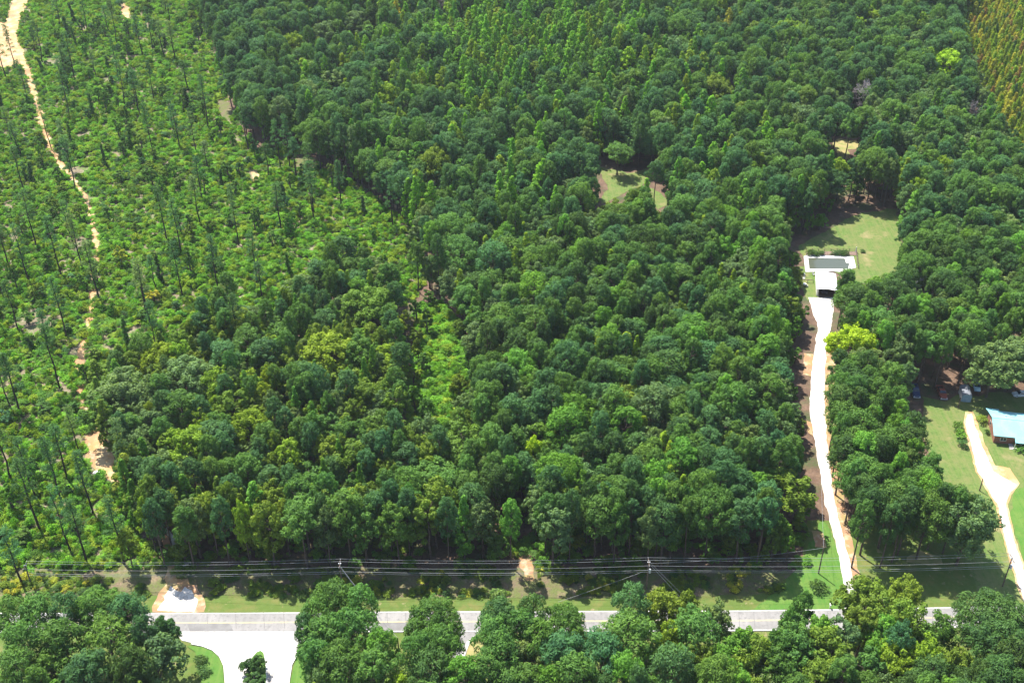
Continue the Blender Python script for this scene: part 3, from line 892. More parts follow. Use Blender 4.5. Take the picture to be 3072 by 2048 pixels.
# trees and bushes that can be told apart one by one: crown seen at pixel, half width in pixels
bc = by_crown
NAMED = [
    # the near side of the road, left to right
    ("pine_tree", 40, 1855, 55, "mid green"), ("pine_tree", 118, 1850, 62, "mid green"), ("pine_tree", 205, 1842, 55, "blue-green"), ("pine_tree", 300, 1830, 78, "mid green"), ("pine_tree", 385, 1850, 62, "blue-green"),
    ("pine_tree", 75, 1930, 62, "mid green"), ("pine_tree", 185, 1932, 66, "mid green"), ("pine_tree", 330, 1925, 76, "mid green"), ("broadleaf_tree", 489, 1895, 44, "dark green"), ("pine_tree", 430, 1910, 40, "blue-green"),
    ("broadleaf_tree", 468, 1985, 88, "grey-green"), ("pine_tree", 395, 2005, 66, "dark green"), ("pine_tree", 60, 2020, 70, "mid green"), ("broadleaf_tree", 160, 2010, 72, "mid green"), ("pine_tree", 265, 2025, 70, "blue-green"),
    ("pine_tree", 1003, 1815, 82, "mid green"), ("pine_tree", 1082, 1822, 52, "mid green"), ("pine_tree", 950, 1862, 56, "mid green"), ("pine_tree", 1052, 1895, 84, "mid green"), ("pine_tree", 965, 1920, 66, "mid green"), ("pine_tree", 917, 1900, 34, "blue-green"),
    ("pine_tree", 950, 1978, 50, "mid green"), ("pine_tree", 1020, 1998, 84, "mid green"), ("pine_tree", 1150, 1945, 46, "bright green"), ("pine_tree", 1125, 2005, 60, "mid green"), ("broadleaf_tree", 975, 2034, 60, "grey-green"),
    ("pine_tree", 1300, 1868, 86, "mid green"), ("pine_tree", 1250, 1965, 56, "mid green"), ("pine_tree", 1310, 1945, 78, "mid green"), ("pine_tree", 1290, 2020, 70, "dark green"), ("pine_tree", 1395, 2035, 60, "bright green"),
    ("pine_tree", 1493, 1862, 58, "blue-green"), ("pine_tree", 1480, 1915, 62, "mid green"), ("pine_tree", 1500, 1970, 62, "mid green"), ("pine_tree", 1455, 2030, 52, "mid green"), ("broadleaf_tree", 1500, 1818, 46, "grey-green"),
    ("pine_tree", 1597, 1848, 54, "dark green"), ("pine_tree", 1690, 1885, 78, "mid green"), ("pine_tree", 1562, 1895, 52, "mid green"), ("pine_tree", 1620, 1925, 60, "mid green"), ("pine_tree", 1893, 1822, 64, "blue-green"),
    ("broadleaf_tree", 1988, 1825, 66, "olive green"), ("broadleaf_tree", 2062, 1818, 38, "olive green"), ("pine_tree", 1885, 1912, 92, "mid green"), ("pine_tree", 2085, 1900, 72, "mid green"), ("broadleaf_tree", 2140, 1865, 60, "grey-green"),
    ("broadleaf_tree", 2026, 1915, 52, "yellow-green"), ("pine_tree", 1683, 1970, 74, "blue-green"), ("pine_tree", 1805, 1968, 80, "blue-green"), ("broadleaf_tree", 1592, 1990, 66, "grey-green"), ("pine_tree", 1725, 2035, 70, "mid green"),
    ("pine_tree", 1875, 2025, 56, "bright green"), ("pine_tree", 2018, 2005, 70, "blue-green"), ("broadleaf_tree", 2100, 1990, 60, "olive green"), ("broadleaf_tree", 2175, 1995, 70, "bright green"), ("broadleaf_tree", 2262, 1980, 64, "olive green"), ("broadleaf_tree", 2225, 1935, 54, "bright green"),
    ("broadleaf_tree", 2408, 1822, 40, "mid green"), ("broadleaf_tree", 2366, 1866, 34, "mid green"), ("broadleaf_tree", 2580, 1785, 62, "olive green"), ("broadleaf_tree", 2712, 1780, 58, "olive green"), ("broadleaf_tree", 2655, 1822, 84, "olive green"),
    ("broadleaf_tree", 2592, 1862, 56, "olive green"), ("broadleaf_tree", 2722, 1862, 66, "olive green"), ("broadleaf_tree", 2398, 1905, 72, "mid green"), ("broadleaf_tree", 2465, 1898, 50, "bright green"), ("broadleaf_tree", 2525, 1912, 52, "grey-green"),
    ("broadleaf_tree", 2650, 1900, 60, "bright green"), ("pine_tree", 2697, 1925, 44, "blue-green"), ("broadleaf_tree", 2818, 1905, 58, "mid green"), ("broadleaf_tree", 2490, 1958, 78, "olive green"), ("broadleaf_tree", 2385, 1968, 72, "mid green"),
    ("broadleaf_tree", 2700, 1990, 84, "yellow-green"), ("broadleaf_tree", 2775, 1978, 66, "yellow-green"), ("broadleaf_tree", 2858, 2000, 64, "olive green"), ("pine_tree", 2985, 1862, 108, "dark green"), ("pine_tree", 2998, 1930, 104, "dark green"), ("pine_tree", 3040, 1985, 90, "dark green"),
    ("broadleaf_tree", 2325, 2010, 70, "mid green"), ("broadleaf_tree", 2335, 1945, 56, "mid green"), ("broadleaf_tree", 2585, 2015, 72, "mid green"), ("broadleaf_tree", 2450, 2030, 66, "olive green"), ("broadleaf_tree", 2640, 1965, 50, "bright green"),
    # seen singly in the woods
    ("broadleaf_tree", 2565, 1020, 72, "lime"), ("poplar_tree", 2235, 610, 34, "bright green"), ("broadleaf_tree", 2150, 258, 52, "olive green"), ("broadleaf_tree", 2845, 185, 62, "lime"), ("broadleaf_tree", 1600, 1350, 32, "lime"),
    ("broadleaf_tree", 560, 1330, 78, "yellow-green"), ("broadleaf_tree", 865, 1370, 42, "yellow-green"), ("poplar_tree", 1885, 178, 34, "lime"), ("poplar_tree", 2185, 60, 24, "golden"), ("poplar_tree", 1189, 28, 16, "golden"),
    ("broadleaf_tree", 880, 125, 34, "yellow-green"), ("broadleaf_tree", 1165, 285, 38, "yellow-green"), ("poplar_tree", 1295, 160, 27, "bright green"), ("pine_tree", 1855, 458, 40, "mid green", 12), ("broadleaf_tree", 2715, 425, 40, "grey-green"),
    ("broadleaf_tree", 2525, 505, 34, "yellow-green"), ("broadleaf_tree", 2610, 55, 34, "yellow-green"), ("poplar_tree", 1578, 745, 22, "yellow-green"), ("poplar_tree", 1545, 790, 20, "yellow-green"), ("broadleaf_tree", 2185, 745, 46, "bright green"),
    ("broadleaf_tree", 990, 1055, 90, "yellow-green"), ("broadleaf_tree", 1100, 905, 78, "olive green"), ("broadleaf_tree", 380, 1160, 92, "grey-green"), ("broadleaf_tree", 560, 1130, 84, "grey-green"), ("broadleaf_tree", 700, 1215, 52, "olive green"),
    ("pine_tree", 1350, 690, 62, "mid green"), ("pine_tree", 1380, 760, 70, "mid green"), ("broadleaf_tree", 2990, 1080, 86, "grey-green"), ("broadleaf_tree", 3050, 1060, 70, "grey-green"), ("broadleaf_tree", 2700, 1060, 52, "grey-green"),
    ("pine_tree", 840, 330, 32, "grey-green"), ("pine_tree", 950, 400, 38, "mid green"), ("broadleaf_tree", 1000, 245, 36, "grey-green"), ("broadleaf_tree", 1060, 70, 46, "grey-green"), ("broadleaf_tree", 975, 95, 40, "grey-green"), ("broadleaf_tree", 1110, 45, 24, "dark green"),
    ("broadleaf_tree", 1850, 25, 30, "grey-green"), ("pine_tree", 1700, 1275, 58, "bright green"), ("pine_tree", 1960, 1210, 70, "grey-green"), ("pine_tree", 1880, 1275, 46, "bright green"),
]
for t in NAMED:
    d = bc(*t)
    d["named"] = True
    occupy(d["x"], d["y"], d["r"] * 0.62)
for (px, py, rp, h) in ((2590, 275, 40, 19), (2918, 330, 28, 13), (1935, 2008, 42, 13), (2125, 1108, 22, 12), (2195, 250, 16, 12), (1302, 566, 24, 11), (1325, 15, 24, 12), (1390, 15, 20, 11)):
    d = bc("dead_tree", px, py, rp, "grey", h=h, zf=0.66)
    d["named"] = True
    occupy(d["x"], d["y"], d["r"] * 0.6)

n_named = len(plants)
for d in plants:
    if d["kind"] in ("pine_tree", "broadleaf_tree", "poplar_tree", "dead_tree"):
        zc = d["h"] * (0.72 if d["kind"] != "dead_tree" else 0.66)
        px, py, dep = P(d["x"], d["y"], zc)
        if py < 1720:
            FREE.append((px, py, 0.55 * d["r"] * FPX / dep, d["y"]))
FREE_NP = np.array(FREE)


def mix_for(px, py, rng):
    """Kind, colour word, crown radius, height for a forest tree whose crown shows at about (px, py)."""
    q = noise.noise(Vector((px * 0.006, py * 0.009, 3.3)))
    u, w = rng.random() + q * 0.25, rng.random()
    if px > 2480 and py > 700:                        # between the drives and behind the house
        if u < 0.9:
            return "pine_tree", ("mid green" if w < 0.55 else "bright green" if w < 0.68 else "dark green"), 2.5 + 1.1 * rng.random(), 17 + 4 * rng.random()
        return "broadleaf_tree", "grey-green", 3.0 + 1.2 * rng.random(), 14 + 3 * rng.random()
    if py > 880 and px < 1430:                        # mixed wood by the cut-over
        if u < 0.68:
            return "broadleaf_tree", ("olive green" if w < 0.44 else "grey-green" if w < 0.64 else "mid green" if w < 0.84 else "yellow-green"), 2.5 + 2.4 * rng.random() ** 1.4, 10 + 7 * rng.random()
        if u < 0.8:
            return "poplar_tree", ("bright green" if w < 0.5 else "olive green"), 1.7 + 0.7 * rng.random(), 14 + 4 * rng.random()
        return "pine_tree", ("mid green" if w < 0.5 else "blue-green"), 2.3 + 0.8 * rng.random(), 16 + 4 * rng.random()
    if px > 2330 and py < 700:                        # oaks towards the far right corner
        if u < 0.5:
            return "broadleaf_tree", ("grey-green" if w < 0.5 else "blue-green" if w < 0.85 else "dark green" if w < 0.95 else "yellow-green"), 3.2 + 1.7 * rng.random(), 15 + 4 * rng.random()
        if u < 0.57:
            return "poplar_tree", ("bright green" if w < 0.6 else "yellow-green"), 2.2 + 0.8 * rng.random(), 18 + 3 * rng.random()
        return "pine_tree", ("blue-green" if w < 0.5 else "mid green"), 2.7 + 1.1 * rng.random(), 19 + 3 * rng.random()
    if py < 620 and 900 < px:                         # far wood with tall pointed poplars
        pp = 0.17 + 0.55 * math.exp(-((px - 1620) / 420) ** 2 - ((py - 130) / 230) ** 2)
        if u < pp:
            return "poplar_tree", ("bright green" if w < 0.42 else "fresh green" if w < 0.78 else "yellow-green"), 2.3 + 1.4 * rng.random(), 15 + 8 * rng.random()
        if u < pp + 0.3:
            return "broadleaf_tree", ("blue-green" if w < 0.4 else "grey-green" if w < 0.65 else "mid green" if w < 0.9 else "olive green"), 2.8 + 1.5 * rng.random(), 12 + 8 * rng.random()
        return "pine_tree", ("blue-green" if w < 0.6 else "mid green"), 2.6 + 1.0 * rng.random(), 15 + 8 * rng.random()
    if px < 960 and py < 620:                         # wood along the cut-over
        if u < 0.4:
            return "broadleaf_tree", ("mid green" if w < 0.4 else "blue-green" if w < 0.7 else "bright green"), 2.4 + 1.2 * rng.random(), 13 + 4 * rng.random()
        return "pine_tree", ("blue-green" if w < 0.7 else "mid green"), 2.3 + 0.9 * rng.random(), 17 + 4 * rng.random()
    if u < 0.66:                                      # the middle pine wood
        return "pine_tree", ("mid green" if w < 0.5 else "blue-green" if w < 0.76 else "bright green" if w < 0.84 else "dark green"), 2.5 + 1.1 * rng.random(), 15 + 7 * rng.random()
    if u < 0.97:
        return "broadleaf_tree", ("grey-green" if w < 0.5 else "mid green" if w < 0.8 else "olive green"), 2.7 + 1.5 * rng.random(), 13 + 4 * rng.random()
    return "poplar_tree", "yellow-green", 1.8 + 0.6 * rng.random(), 15 + 3 * rng.random()


# the woods: darts thrown over the ground, kept where no clearing, road or yard is
frng = np.random.default_rng(77)
y_near, y_far = G(1536, 2300).y, G(1536, -190).y
N_TRY = 52000
for _ in range(N_TRY):
    y = y_near + (y_far - y_near) * frng.random()
    half = (0.5 * 3072 / FPX) * (y * COSP + CAM_H * SINP) + 22
    x = (frng.random() * 2 - 1) * half
    px, py, dep = P(x, y, 0)
    if WOOD_SOUTH < py < 1905:
        continue
    if py >= 1905 and (P(x, y, 21)[1] < 1915 or 500 < px < 915):
        continue
    if inside(CUT, px, py) or inside(VINE, px, py) or inside(YOUNG, px, py):
        continue
    if any(inside(q, px, py) for q in OPEN) or any(inside(q, px, py) for q in ROADLIKE):
        continue
    cx, cy, _ = P(x, y, 14)
    kind, word, r, h = mix_for(cx, cy, frng)
    r *= 0.8 + 0.95 * frng.random() ** 2.2
    if 1630 < py < 1710 and px > 420:
        h = max(h, 17 + 4 * frng.random())
    if px > 2760 and 930 < py < 1190 and frng.random() < 0.55:
        continue
    pack = 0.46 if kind != "poplar_tree" else 0.54
    if not clear_of(x, y, r * pack):
        continue
    if shades(x, y, r, h) or hides(x, y, r, h * (0.5 if kind == "pine_tree" else 0.2), h):
        continue
    occupy(x, y, r * pack)
    plant(kind, x, y, r, word, h=h)
n_wood = len(plants)
for _ in range(9000):                # lower trees that fill the gaps of the canopy
    y = y_near + (y_far - y_near) * frng.random()
    half = (0.5 * 3072 / FPX) * (y * COSP + CAM_H * SINP) + 10
    x = (frng.random() * 2 - 1) * half
    px, py, dep = P(x, y, 0)
    if py > 1690 or any(inside(q, px, py) for q in [CUT, VINE, YOUNG] + OPEN + ROADLIKE) or px > 2480 and py > 600:
        continue
    r, h = 1.6 + 1.2 * frng.random(), 5 + 6 * frng.random()
    if not clear_of(x, y, r * 0.3) or hides(x, y, r, h * 0.2, h) or shades(x, y, r, h):
        continue
    occupy(x, y, r * 0.3)
    plant("sapling", x, y, r, ("mid green" if (c := frng.random()) < 0.45 else "bright green" if c < 0.65 else "olive green"), h=h)["massed"] = True

# the cut-over: pines left standing, vine-wrapped snags, saplings
crng = np.random.default_rng(5)
small_grid = {}
SLIM = [(55, 215, 1), (35, 240, 0), (105, 105, 1), (20, 60, 0), (70, 300, 1), (125, 175, 1), (160, 530, 1)]
LONE = [  # foot of the trunk as the photo shows it
    (20, 240), (45, 205), (78, 300), (125, 185), (352, 140), (428, 178), (460, 155), (510, 82), (525, 185), (495, 175), (375, 320), (420, 345), (205, 255), (225, 245), (460, 470), (540, 450), (590, 465), (625, 390), (210, 510), (155, 450),
    (75, 580), (110, 745), (185, 830), (228, 580), (247, 815), (300, 905), (500, 730), (545, 765), (600, 680), (548, 890), (450, 975), (440, 950), (655, 870), (715, 735), (770, 850), (843, 690), (945, 672), (1025, 625), (1066, 550), (840, 520), (870, 510),
    (202, 1018), (90, 850), (35, 1230), (205, 1440), (190, 1530), (280, 1540), (395, 1475), (250, 1395), (120, 1590), (40, 1450), (70, 1755), (260, 1690), (372, 1690), (180, 1165), (60, 1240), (483, 1082), (730, 1085), (690, 1020), (12, 900), (0, 980), (60, 1000), (215, 1660), (110, 1500)]
for (px, py) in LONE:
    p = G(px, py)
    plant("slender_pine", p.x, p.y, 1.7 + 0.9 * crng.random(), ("blue-green" if crng.random() < 0.7 else "grey-green"), h=17 + 6 * crng.random())
    small_grid.setdefault((int(p.x // 5), int(p.y // 5)), []).append((p.x, p.y))


def scatter_cut(kind, n, gap, make, poly=CUT, tries=12000, edge=None):
    k = 0
    xs = [G(px, py) for px, py in poly]
    x0, x1, y0, y1 = min(p.x for p in xs), max(p.x for p in xs), min(p.y for p in xs), max(p.y for p in xs)
    for _ in range(tries):
        if k >= n:
            break
        x, y = x0 + (x1 - x0) * crng.random(), y0 + (y1 - y0) * crng.random()
        px, py, _d = P(x, y, 0)
        if not inside(poly, px, py) or on_track(px, py):
            continue
        i, j = int(x // 5), int(y // 5)
        if any((a - x) ** 2 + (b - y) ** 2 < gap * gap for u in (-1, 0, 1) for v in (-1, 0, 1) for a, b in small_grid.get((i + u, j + v), ())):
            continue
        small_grid.setdefault((i, j), []).append((x, y))
        make(x, y, px, py)
        k += 1


TRK = lft + rgt[::-1]


def on_track(px, py, w=0):
    return inside(TRK, px, py) or inside([(-40, 60), (20, 70), (30, 160), (60, 200), (-40, 215)], px, py) or any(inside(q, px, py) for q in BARES)


scatter_cut("slender_pine", 70, 5.2, lambda x, y, px, py: plant("slender_pine", x, y, 1.4 + 1.0 * crng.random(), ("blue-green" if crng.random() < 0.65 else "grey-green"), h=12 + 9 * crng.random()))
scatter_cut("vine_covered_snag", 60, 4.0, lambda x, y, px, py: plant("vine_covered_snag", x, y, 0.9 + 0.5 * crng.random(), ("dark green" if crng.random() < 0.7 else "mid green"), h=5 + 6 * crng.random()))
scatter_cut("sapling", 480, 2.3, lambda x, y, px, py: noise.noise(Vector((x * 0.045, y * 0.045, 4.4))) > -0.12 and plant("sapling", x, y, 1.3 + 1.0 * crng.random(), ("mid green" if (c := crng.random()) < 0.42 else "blue-green" if c < 0.6 else "olive green" if c < 0.78 else "bright green" if c < 0.99 else "golden"), h=3.5 + 6 * crng.random() ** 1.4))

scatter_cut("sapling", 12, 4.0, lambda x, y, px, py: plant("sapling", x, y, 1.5 + 1.0 * crng.random(), ("mid green" if (c := crng.random()) < 0.5 else "olive green" if c < 0.8 else "bright green"), h=4 + 5 * crng.random()), poly=[(1240, 920), (1300, 905), (1290, 1150), (1300, 1400), (1210, 1390), (1220, 1220)])
scatter_cut("sapling", 12, 4.0, lambda x, y, px, py: plant("sapling", x, y, 1.5 + 1.0 * crng.random(), ("mid green" if (c := crng.random()) < 0.5 else "olive green" if c < 0.8 else "bright green"), h=4 + 5 * crng.random()), poly=[(1370, 990), (1420, 1000), (1460, 1260), (1420, 1400), (1300, 1420), (1360, 1300)])

# the young pine stand in the far corner
yrng = np.random.default_rng(8)
ygrid = {}
for _ in range(7000):
    px, py = 2880 + 330 * yrng.random(), -120 + 690 * yrng.random()
    if not inside(YOUNG, px, py):
        continue
    p = G(px, py)
    i, j = int(p.x // 3), int(p.y // 3)
    if any((a - p.x) ** 2 + (b - p.y) ** 2 < 4.6 for u in (-1, 0, 1) for v in (-1, 0, 1) for a, b in ygrid.get((i + u, j + v), ())):
        continue
    ygrid.setdefault((i, j), []).append((p.x, p.y))
    c = yrng.random()
    plant("young_pine", p.x, p.y, 1.2 + 0.5 * yrng.random(), ("yellow-green" if c < 0.42 else "golden" if c < 0.74 else "olive green" if c < 0.88 else "rusty brown" if c < 0.95 else "blue-green"), h=5 + 3.5 * yrng.random())

# bushes seen singly
for (px, py, r, h, word, lab) in (
        (2453, 1768, 2.0, 2.4, "dark green", "dark rounded bush on the bright lawn below the leaning utility pole"),
        (2872, 1290, 1.7, 2.6, "mid green", "tallest of the leafy bushes standing on the lawn left of the house drive"),
        (2880, 1312, 1.5, 2.2, "bright green", "bright middle bush of the clump on the lawn left of the house drive"),
        (2886, 1338, 1.5, 2.0, "dark green", "dark round bush, lowest of the clump on the lawn left of the house drive"),
        (2945, 1265, 1.7, 1.8, "olive green", "low bush between the house drive's end and the turquoise roofed house"),
        (3065, 1348, 2.2, 1.9, "bright green", "bright low bush in front of the turquoise roofed house"),
        (2960, 1300, 0.8, 1.2, "dark green", "small dark bush by the brick side wall of the house"),
        (2431, 765, 1.5, 1.7, "dark green", "dark round bush behind the pool, leftmost of its row"),
        (2443, 766, 1.5, 1.7, "dark green", "dark round bush behind the pool, second from the left in its row"),
        (2462, 765, 1.2, 1.4, "dark green", "smaller dark bush alone behind the middle of the pool"),
        (2503, 765, 1.3, 1.5, "dark green", "dark bush behind the pool, just left of the two biggest"),
        (2519, 765, 1.5, 1.8, "dark green", "big dark bush behind the right half of the pool, left of its equal"),
        (2534, 765, 1.5, 1.8, "dark green", "big dark bush behind the pool nearest its right corner"),
        (2587, 757, 0.9, 1.0, "dark green", "small dark bush alone on the pool lawn beside the fence end"),
        (602, 1985, 1.5, 1.4, "dark green", "clipped hedge bush on the corner lawn, farther of the two by the junction"),
        (612, 2020, 1.6, 1.4, "dark green", "clipped hedge bush on the corner lawn, nearer of the two by the junction"),
        (762, 2022, 2.4, 4.6, "dark green", "dense dark evergreen growing on the grass island in the junction mouth"),
        (770, 2060, 2.0, 3.6, "dark green", "lower dark evergreen at the near end of the junction island")):
    p = G(px, py)
    K = "shrub" if h < 3 else "sapling"
    plant(K, p.x, p.y, r, word, h=h, label=lab)

# ------------------------------------------------------------------ tree objects, or one mass where there are too many
for d in plants:
    px, py, dep = P(d["x"], d["y"], d["h"] * 0.7)
    d["px"], d["py"], d["size"] = px, py, d["h"] / dep
    d["inframe"] = -10 < px < 3082 and -10 < py < 2058
CAPS = {"pine_tree": 290, "broadleaf_tree": 290, "poplar_tree": 150, "slender_pine": 200, "vine_covered_snag": 120, "young_pine": 290, "sapling": 290, "shrub": 100, "dead_tree": 20}
single, massed = [], {}
for kind in KINDS:
    L = [d for d in plants if d["kind"] == kind]
    L.sort(key=lambda d: (bool(d.get("massed")), not d["inframe"], not (d.get("named") or d["label"]), -d["size"]))
    for n, d in enumerate(L):
        if n < CAPS[kind] and d["inframe"] and not d.get("massed"):
            single.append(d)
        else:
            massed.setdefault(kind, []).append(d)

CATS = {"pine_tree": ("pine tree", "pine"), "broadleaf_tree": ("tree", "broadleaf tree"), "poplar_tree": ("tree", "pointed tree"), "slender_pine": ("pine tree", "slender pine"), "vine_covered_snag": ("dead trunk", "vine-covered snag"), "young_pine": ("pine tree", "young pine"), "sapling": ("small tree", "sapling"), "shrub": ("bush", "bush"), "dead_tree": ("dead tree", "bare dead tree")}
GROUPS = {"pine_tree": "pines of the closed woods", "broadleaf_tree": "broadleaf trees of the woods", "poplar_tree": "tall pointed trees among the woods", "slender_pine": "slender pines left standing on the cut-over land", "vine_covered_snag": "vine-covered snags on the cut-over land", "young_pine": "young pines of the yellowish stand", "sapling": "saplings on the cut-over land", "shrub": "garden bushes", "dead_tree": "bare dead trees"}

LANDMARKS = [  # photograph pixel, phrase
    ((2485, 800), "swimming pool"), ((2475, 850), "white carport roof"), ((2620, 740), "pool lawn"), ((2458, 1000), "gravel drive top"), ((2455, 1250), "gravel drive middle"), ((2510, 1600), "lower gravel drive"),
    ((2745, 1180), "dark blue pickup"), ((2828, 1180), "rusty red pickup"), ((2898, 1185), "round-roofed shed"), ((3020, 1260), "turquoise house roof"), ((2965, 1400), "house drive"), ((2758, 860), "small grey roof"),
    ((2535, 440), "small dry clearing"), ((1850, 560), "woodland grass clearing"), ((1330, 1100), "bright vine-filled strip"), ((640, 1960), "junction corner lawn"), ((1192, 1940), "roadside service pole"), ((1940, 1750), "guyed pole"), ((1027, 1765), "service-wire pole"),
    ((530, 1800), "white gravel apron"), ((300, 1360), "orange bare clearing"), ((240, 1060), "lower dirt track"), ((285, 680), "pale track middle"), ((130, 390), "upper dirt track"), ((40, 90), "orange track end"), ((3000, 60), "yellow stand top"), ((2975, 250), "yellow stand left rim"), ((3055, 420), "yellow stand tip"), ((3060, 200), "yellow stand middle"), ((2845, 290), "wide lime tree"),
    ((2590, 330), "tall grey dead tree"), ((1370, 980), "dark pine gap"), ((1760, 680), "deep dark wood gap"), ((900, 490), "bare wood-edge patch"), ((670, 330), "tan wood-edge patch"), ((380, 40), "far tan spot"), ((1185, 120), "golden far tree"), ((1885, 250), "lime pointed tree"), ((2150, 330), "reddish dead tree"),
    ((1590, 1690), "sunlit clay gap"), ((2780, 1680), "dry patch below wires"), ((2488, 1815), "mailbox"), ((1380, 1930), "side drive"), ((770, 2000), "junction island"), ((1600, 1450), "small lime tree"), ((700, 1560), "left road bank"), ((2000, 1690), "shady road bank"), ((1650, 30), "far woods top edge"), ((2250, 40), "far right edge"), ((1700, 950), "pine wood's heart"), ((2100, 1450), "wire-side pine wood"), ((2800, 980), "shaded yard trees")]
LM = [(G(*p), t) for p, t in LANDMARKS]
counts = {}
MED = {"pine_tree": (2.75, 3.35), "broadleaf_tree": (3.1, 3.9), "poplar_tree": (2.1, 2.6), "slender_pine": (1.8, 2.3), "vine_covered_snag": (1.05, 1.25), "young_pine": (1.35, 1.55), "sapling": (1.6, 2.0), "shrub": (1.2, 1.5), "dead_tree": (2.5, 3.5)}


def relation(d, p):
    dx, dy = d["x"] - p.x, d["y"] - p.y
    return ("right of" if dx > 0 else "left of") if abs(dx) > abs(dy) else ("behind" if dy > 0 else "in front of")


for d in single:
    if d["label"]:
        continue
    m0, m1 = MED[d["kind"]]
    size = "narrow " if d["r"] < m0 else "wide " if d["r"] > m1 else ""
    near = sorted(LM, key=lambda q: (q[0].x - d["x"]) ** 2 + ((q[0].y - d["y"]) * 0.8) ** 2)[:2]
    d["ld"] = math.hypot(near[0][0].x - d["x"], near[0][0].y - d["y"])
    word = {"grey": "grey"}.get(d["word"], d["word"])
    d["look"] = f"{size}{word} {CATS[d['kind']][1]}"
    d["r1"], d["l1"], d["l2"] = relation(d, near[0][0]), near[0][1], near[1][1]
    counts.setdefault((d["look"], d["r1"], d["l1"]), []).append(d)
ORD = ["nearest it", "second nearest", "third nearest"]
for (look, rel, t), L in counts.items():
    L.sort(key=lambda d: d["ld"])
    for n, d in enumerate(L):
        if len(L) == 1:
            d["label"] = f"{look} {rel} the {t}, the only such"
        elif n < 3:
            d["label"] = f"{look} {rel} the {t}, {ORD[n]}"
        else:
            d["label"] = f"{look} farther {rel} the {t}, towards {d['l2']}"
        if len(d["label"].replace("-", " ").split()) > 17:
            d["label"] = d["label"].replace(" farther ", " ")

for d in single:
    K = KINDS[d["kind"]]
    r = empty(d["name"] or d["kind"], (d["x"], d["y"], 0), d["rot"], d["label"], d["cat"] or CATS[d["kind"]][0], d["group"] or GROUPS[d["kind"]])
    r.scale = d["s"]
    link("trunk" if d["kind"] not in ("shrub",) else "stems", K.trunk[d["idx"]], r)
    c = link("crown" if d["kind"] not in ("shrub", "vine_covered_snag", "dead_tree") else {"shrub": "foliage", "vine_covered_snag": "vines", "dead_tree": "branches"}[d["kind"]], K.crown[d["idx"]], r)
    c["leaf_tint"] = [float(v) for v in d["tint"]]


def make_stuff(name, kind, D):
    """Many plants as ONE object: a point for each, the plant's mesh instanced on it."""
    K = KINDS[kind]
    n = len(D)
    me = bpy.data.meshes.new(name)
    me.vertices.add(n)
    me.vertices.foreach_set("co", np.array([(d["x"], d["y"], d.get("z", 0)) for d in D], np.float32).ravel())
    for key, typ, arr in (("rot", 'FLOAT_VECTOR', [(0, 0, d["rot"]) for d in D]), ("scl", 'FLOAT_VECTOR', [d["s"] for d in D]), ("leaf_tint", 'FLOAT_VECTOR', [d["tint"] for d in D])):
        a = me.attributes.new(key, typ, 'POINT')
        a.data.foreach_set("vector", np.array(arr, np.float32).ravel())
    a = me.attributes.new("idx", 'INT', 'POINT')
    a.data.foreach_set("value", np.array([d["idx"] for d in D], np.int32))
    o = link(name, me)
    o["kind"] = "stuff"
    ng = bpy.data.node_groups.new(name, 'GeometryNodeTree')
    ng.interface.new_socket("Geometry", in_out='INPUT', socket_type='NodeSocketGeometry')
    ng.interface.new_socket("Geometry", in_out='OUTPUT', socket_type='NodeSocketGeometry')
    N, Lk = ng.nodes, ng.links
    gi, go = N.new("NodeGroupInput"), N.new("NodeGroupOutput")
    iop = N.new("GeometryNodeInstanceOnPoints")
    jn = N.new("GeometryNodeJoinGeometry")
    for i in reversed(range(len(K.whole))):
        key = f"{kind}_source_{i}"
        src = bpy.data.objects.get(key) or bpy.data.objects.new(key, K.whole[i])
        oi = N.new("GeometryNodeObjectInfo")
        oi.inputs["Object"].default_value = src
        gt = N.new("GeometryNodeGeometryToInstance")
        Lk.new(oi.outputs["Geometry"], gt.inputs[0])
        Lk.new(gt.outputs[0], jn.inputs[0])
    def attr(nm, typ):
        a = N.new("GeometryNodeInputNamedAttribute")
        a.data_type = typ
        a.inputs["Name"].default_value = nm
        return a.outputs["Attribute"]
    Lk.new(gi.outputs[0], iop.inputs["Points"])
    Lk.new(jn.outputs[0], iop.inputs["Instance"])
    iop.inputs["Pick Instance"].default_value = True
    Lk.new(attr("idx", 'INT'), iop.inputs["Instance Index"])
    er = N.new("FunctionNodeEulerToRotation")
    Lk.new(attr("rot", 'FLOAT_VECTOR'), er.inputs[0])
    Lk.new(er.outputs[0], iop.inputs["Rotation"])
    Lk.new(attr("scl", 'FLOAT_VECTOR'), iop.inputs["Scale"])
    Lk.new(iop.outputs[0], go.inputs[0])
    md = o.modifiers.new("plants", 'NODES')
    md.node_group = ng
    return o


STUFF = {"pine_tree": "pine_woods", "broadleaf_tree": "broadleaf_woods", "poplar_tree": "poplar_woods", "young_pine": "young_pine_stand", "sapling": "sapling_thicket", "slender_pine": "outlying_pines", "vine_covered_snag": "outlying_snags", "dead_tree": "outlying_dead_trees", "shrub": "outlying_bushes"}
for kind, D in massed.items():
    make_stuff(STUFF[kind], kind, D)

# undergrowth: weeds, brambles and vines too many to count
urng = np.random.default_rng(31)
under = []


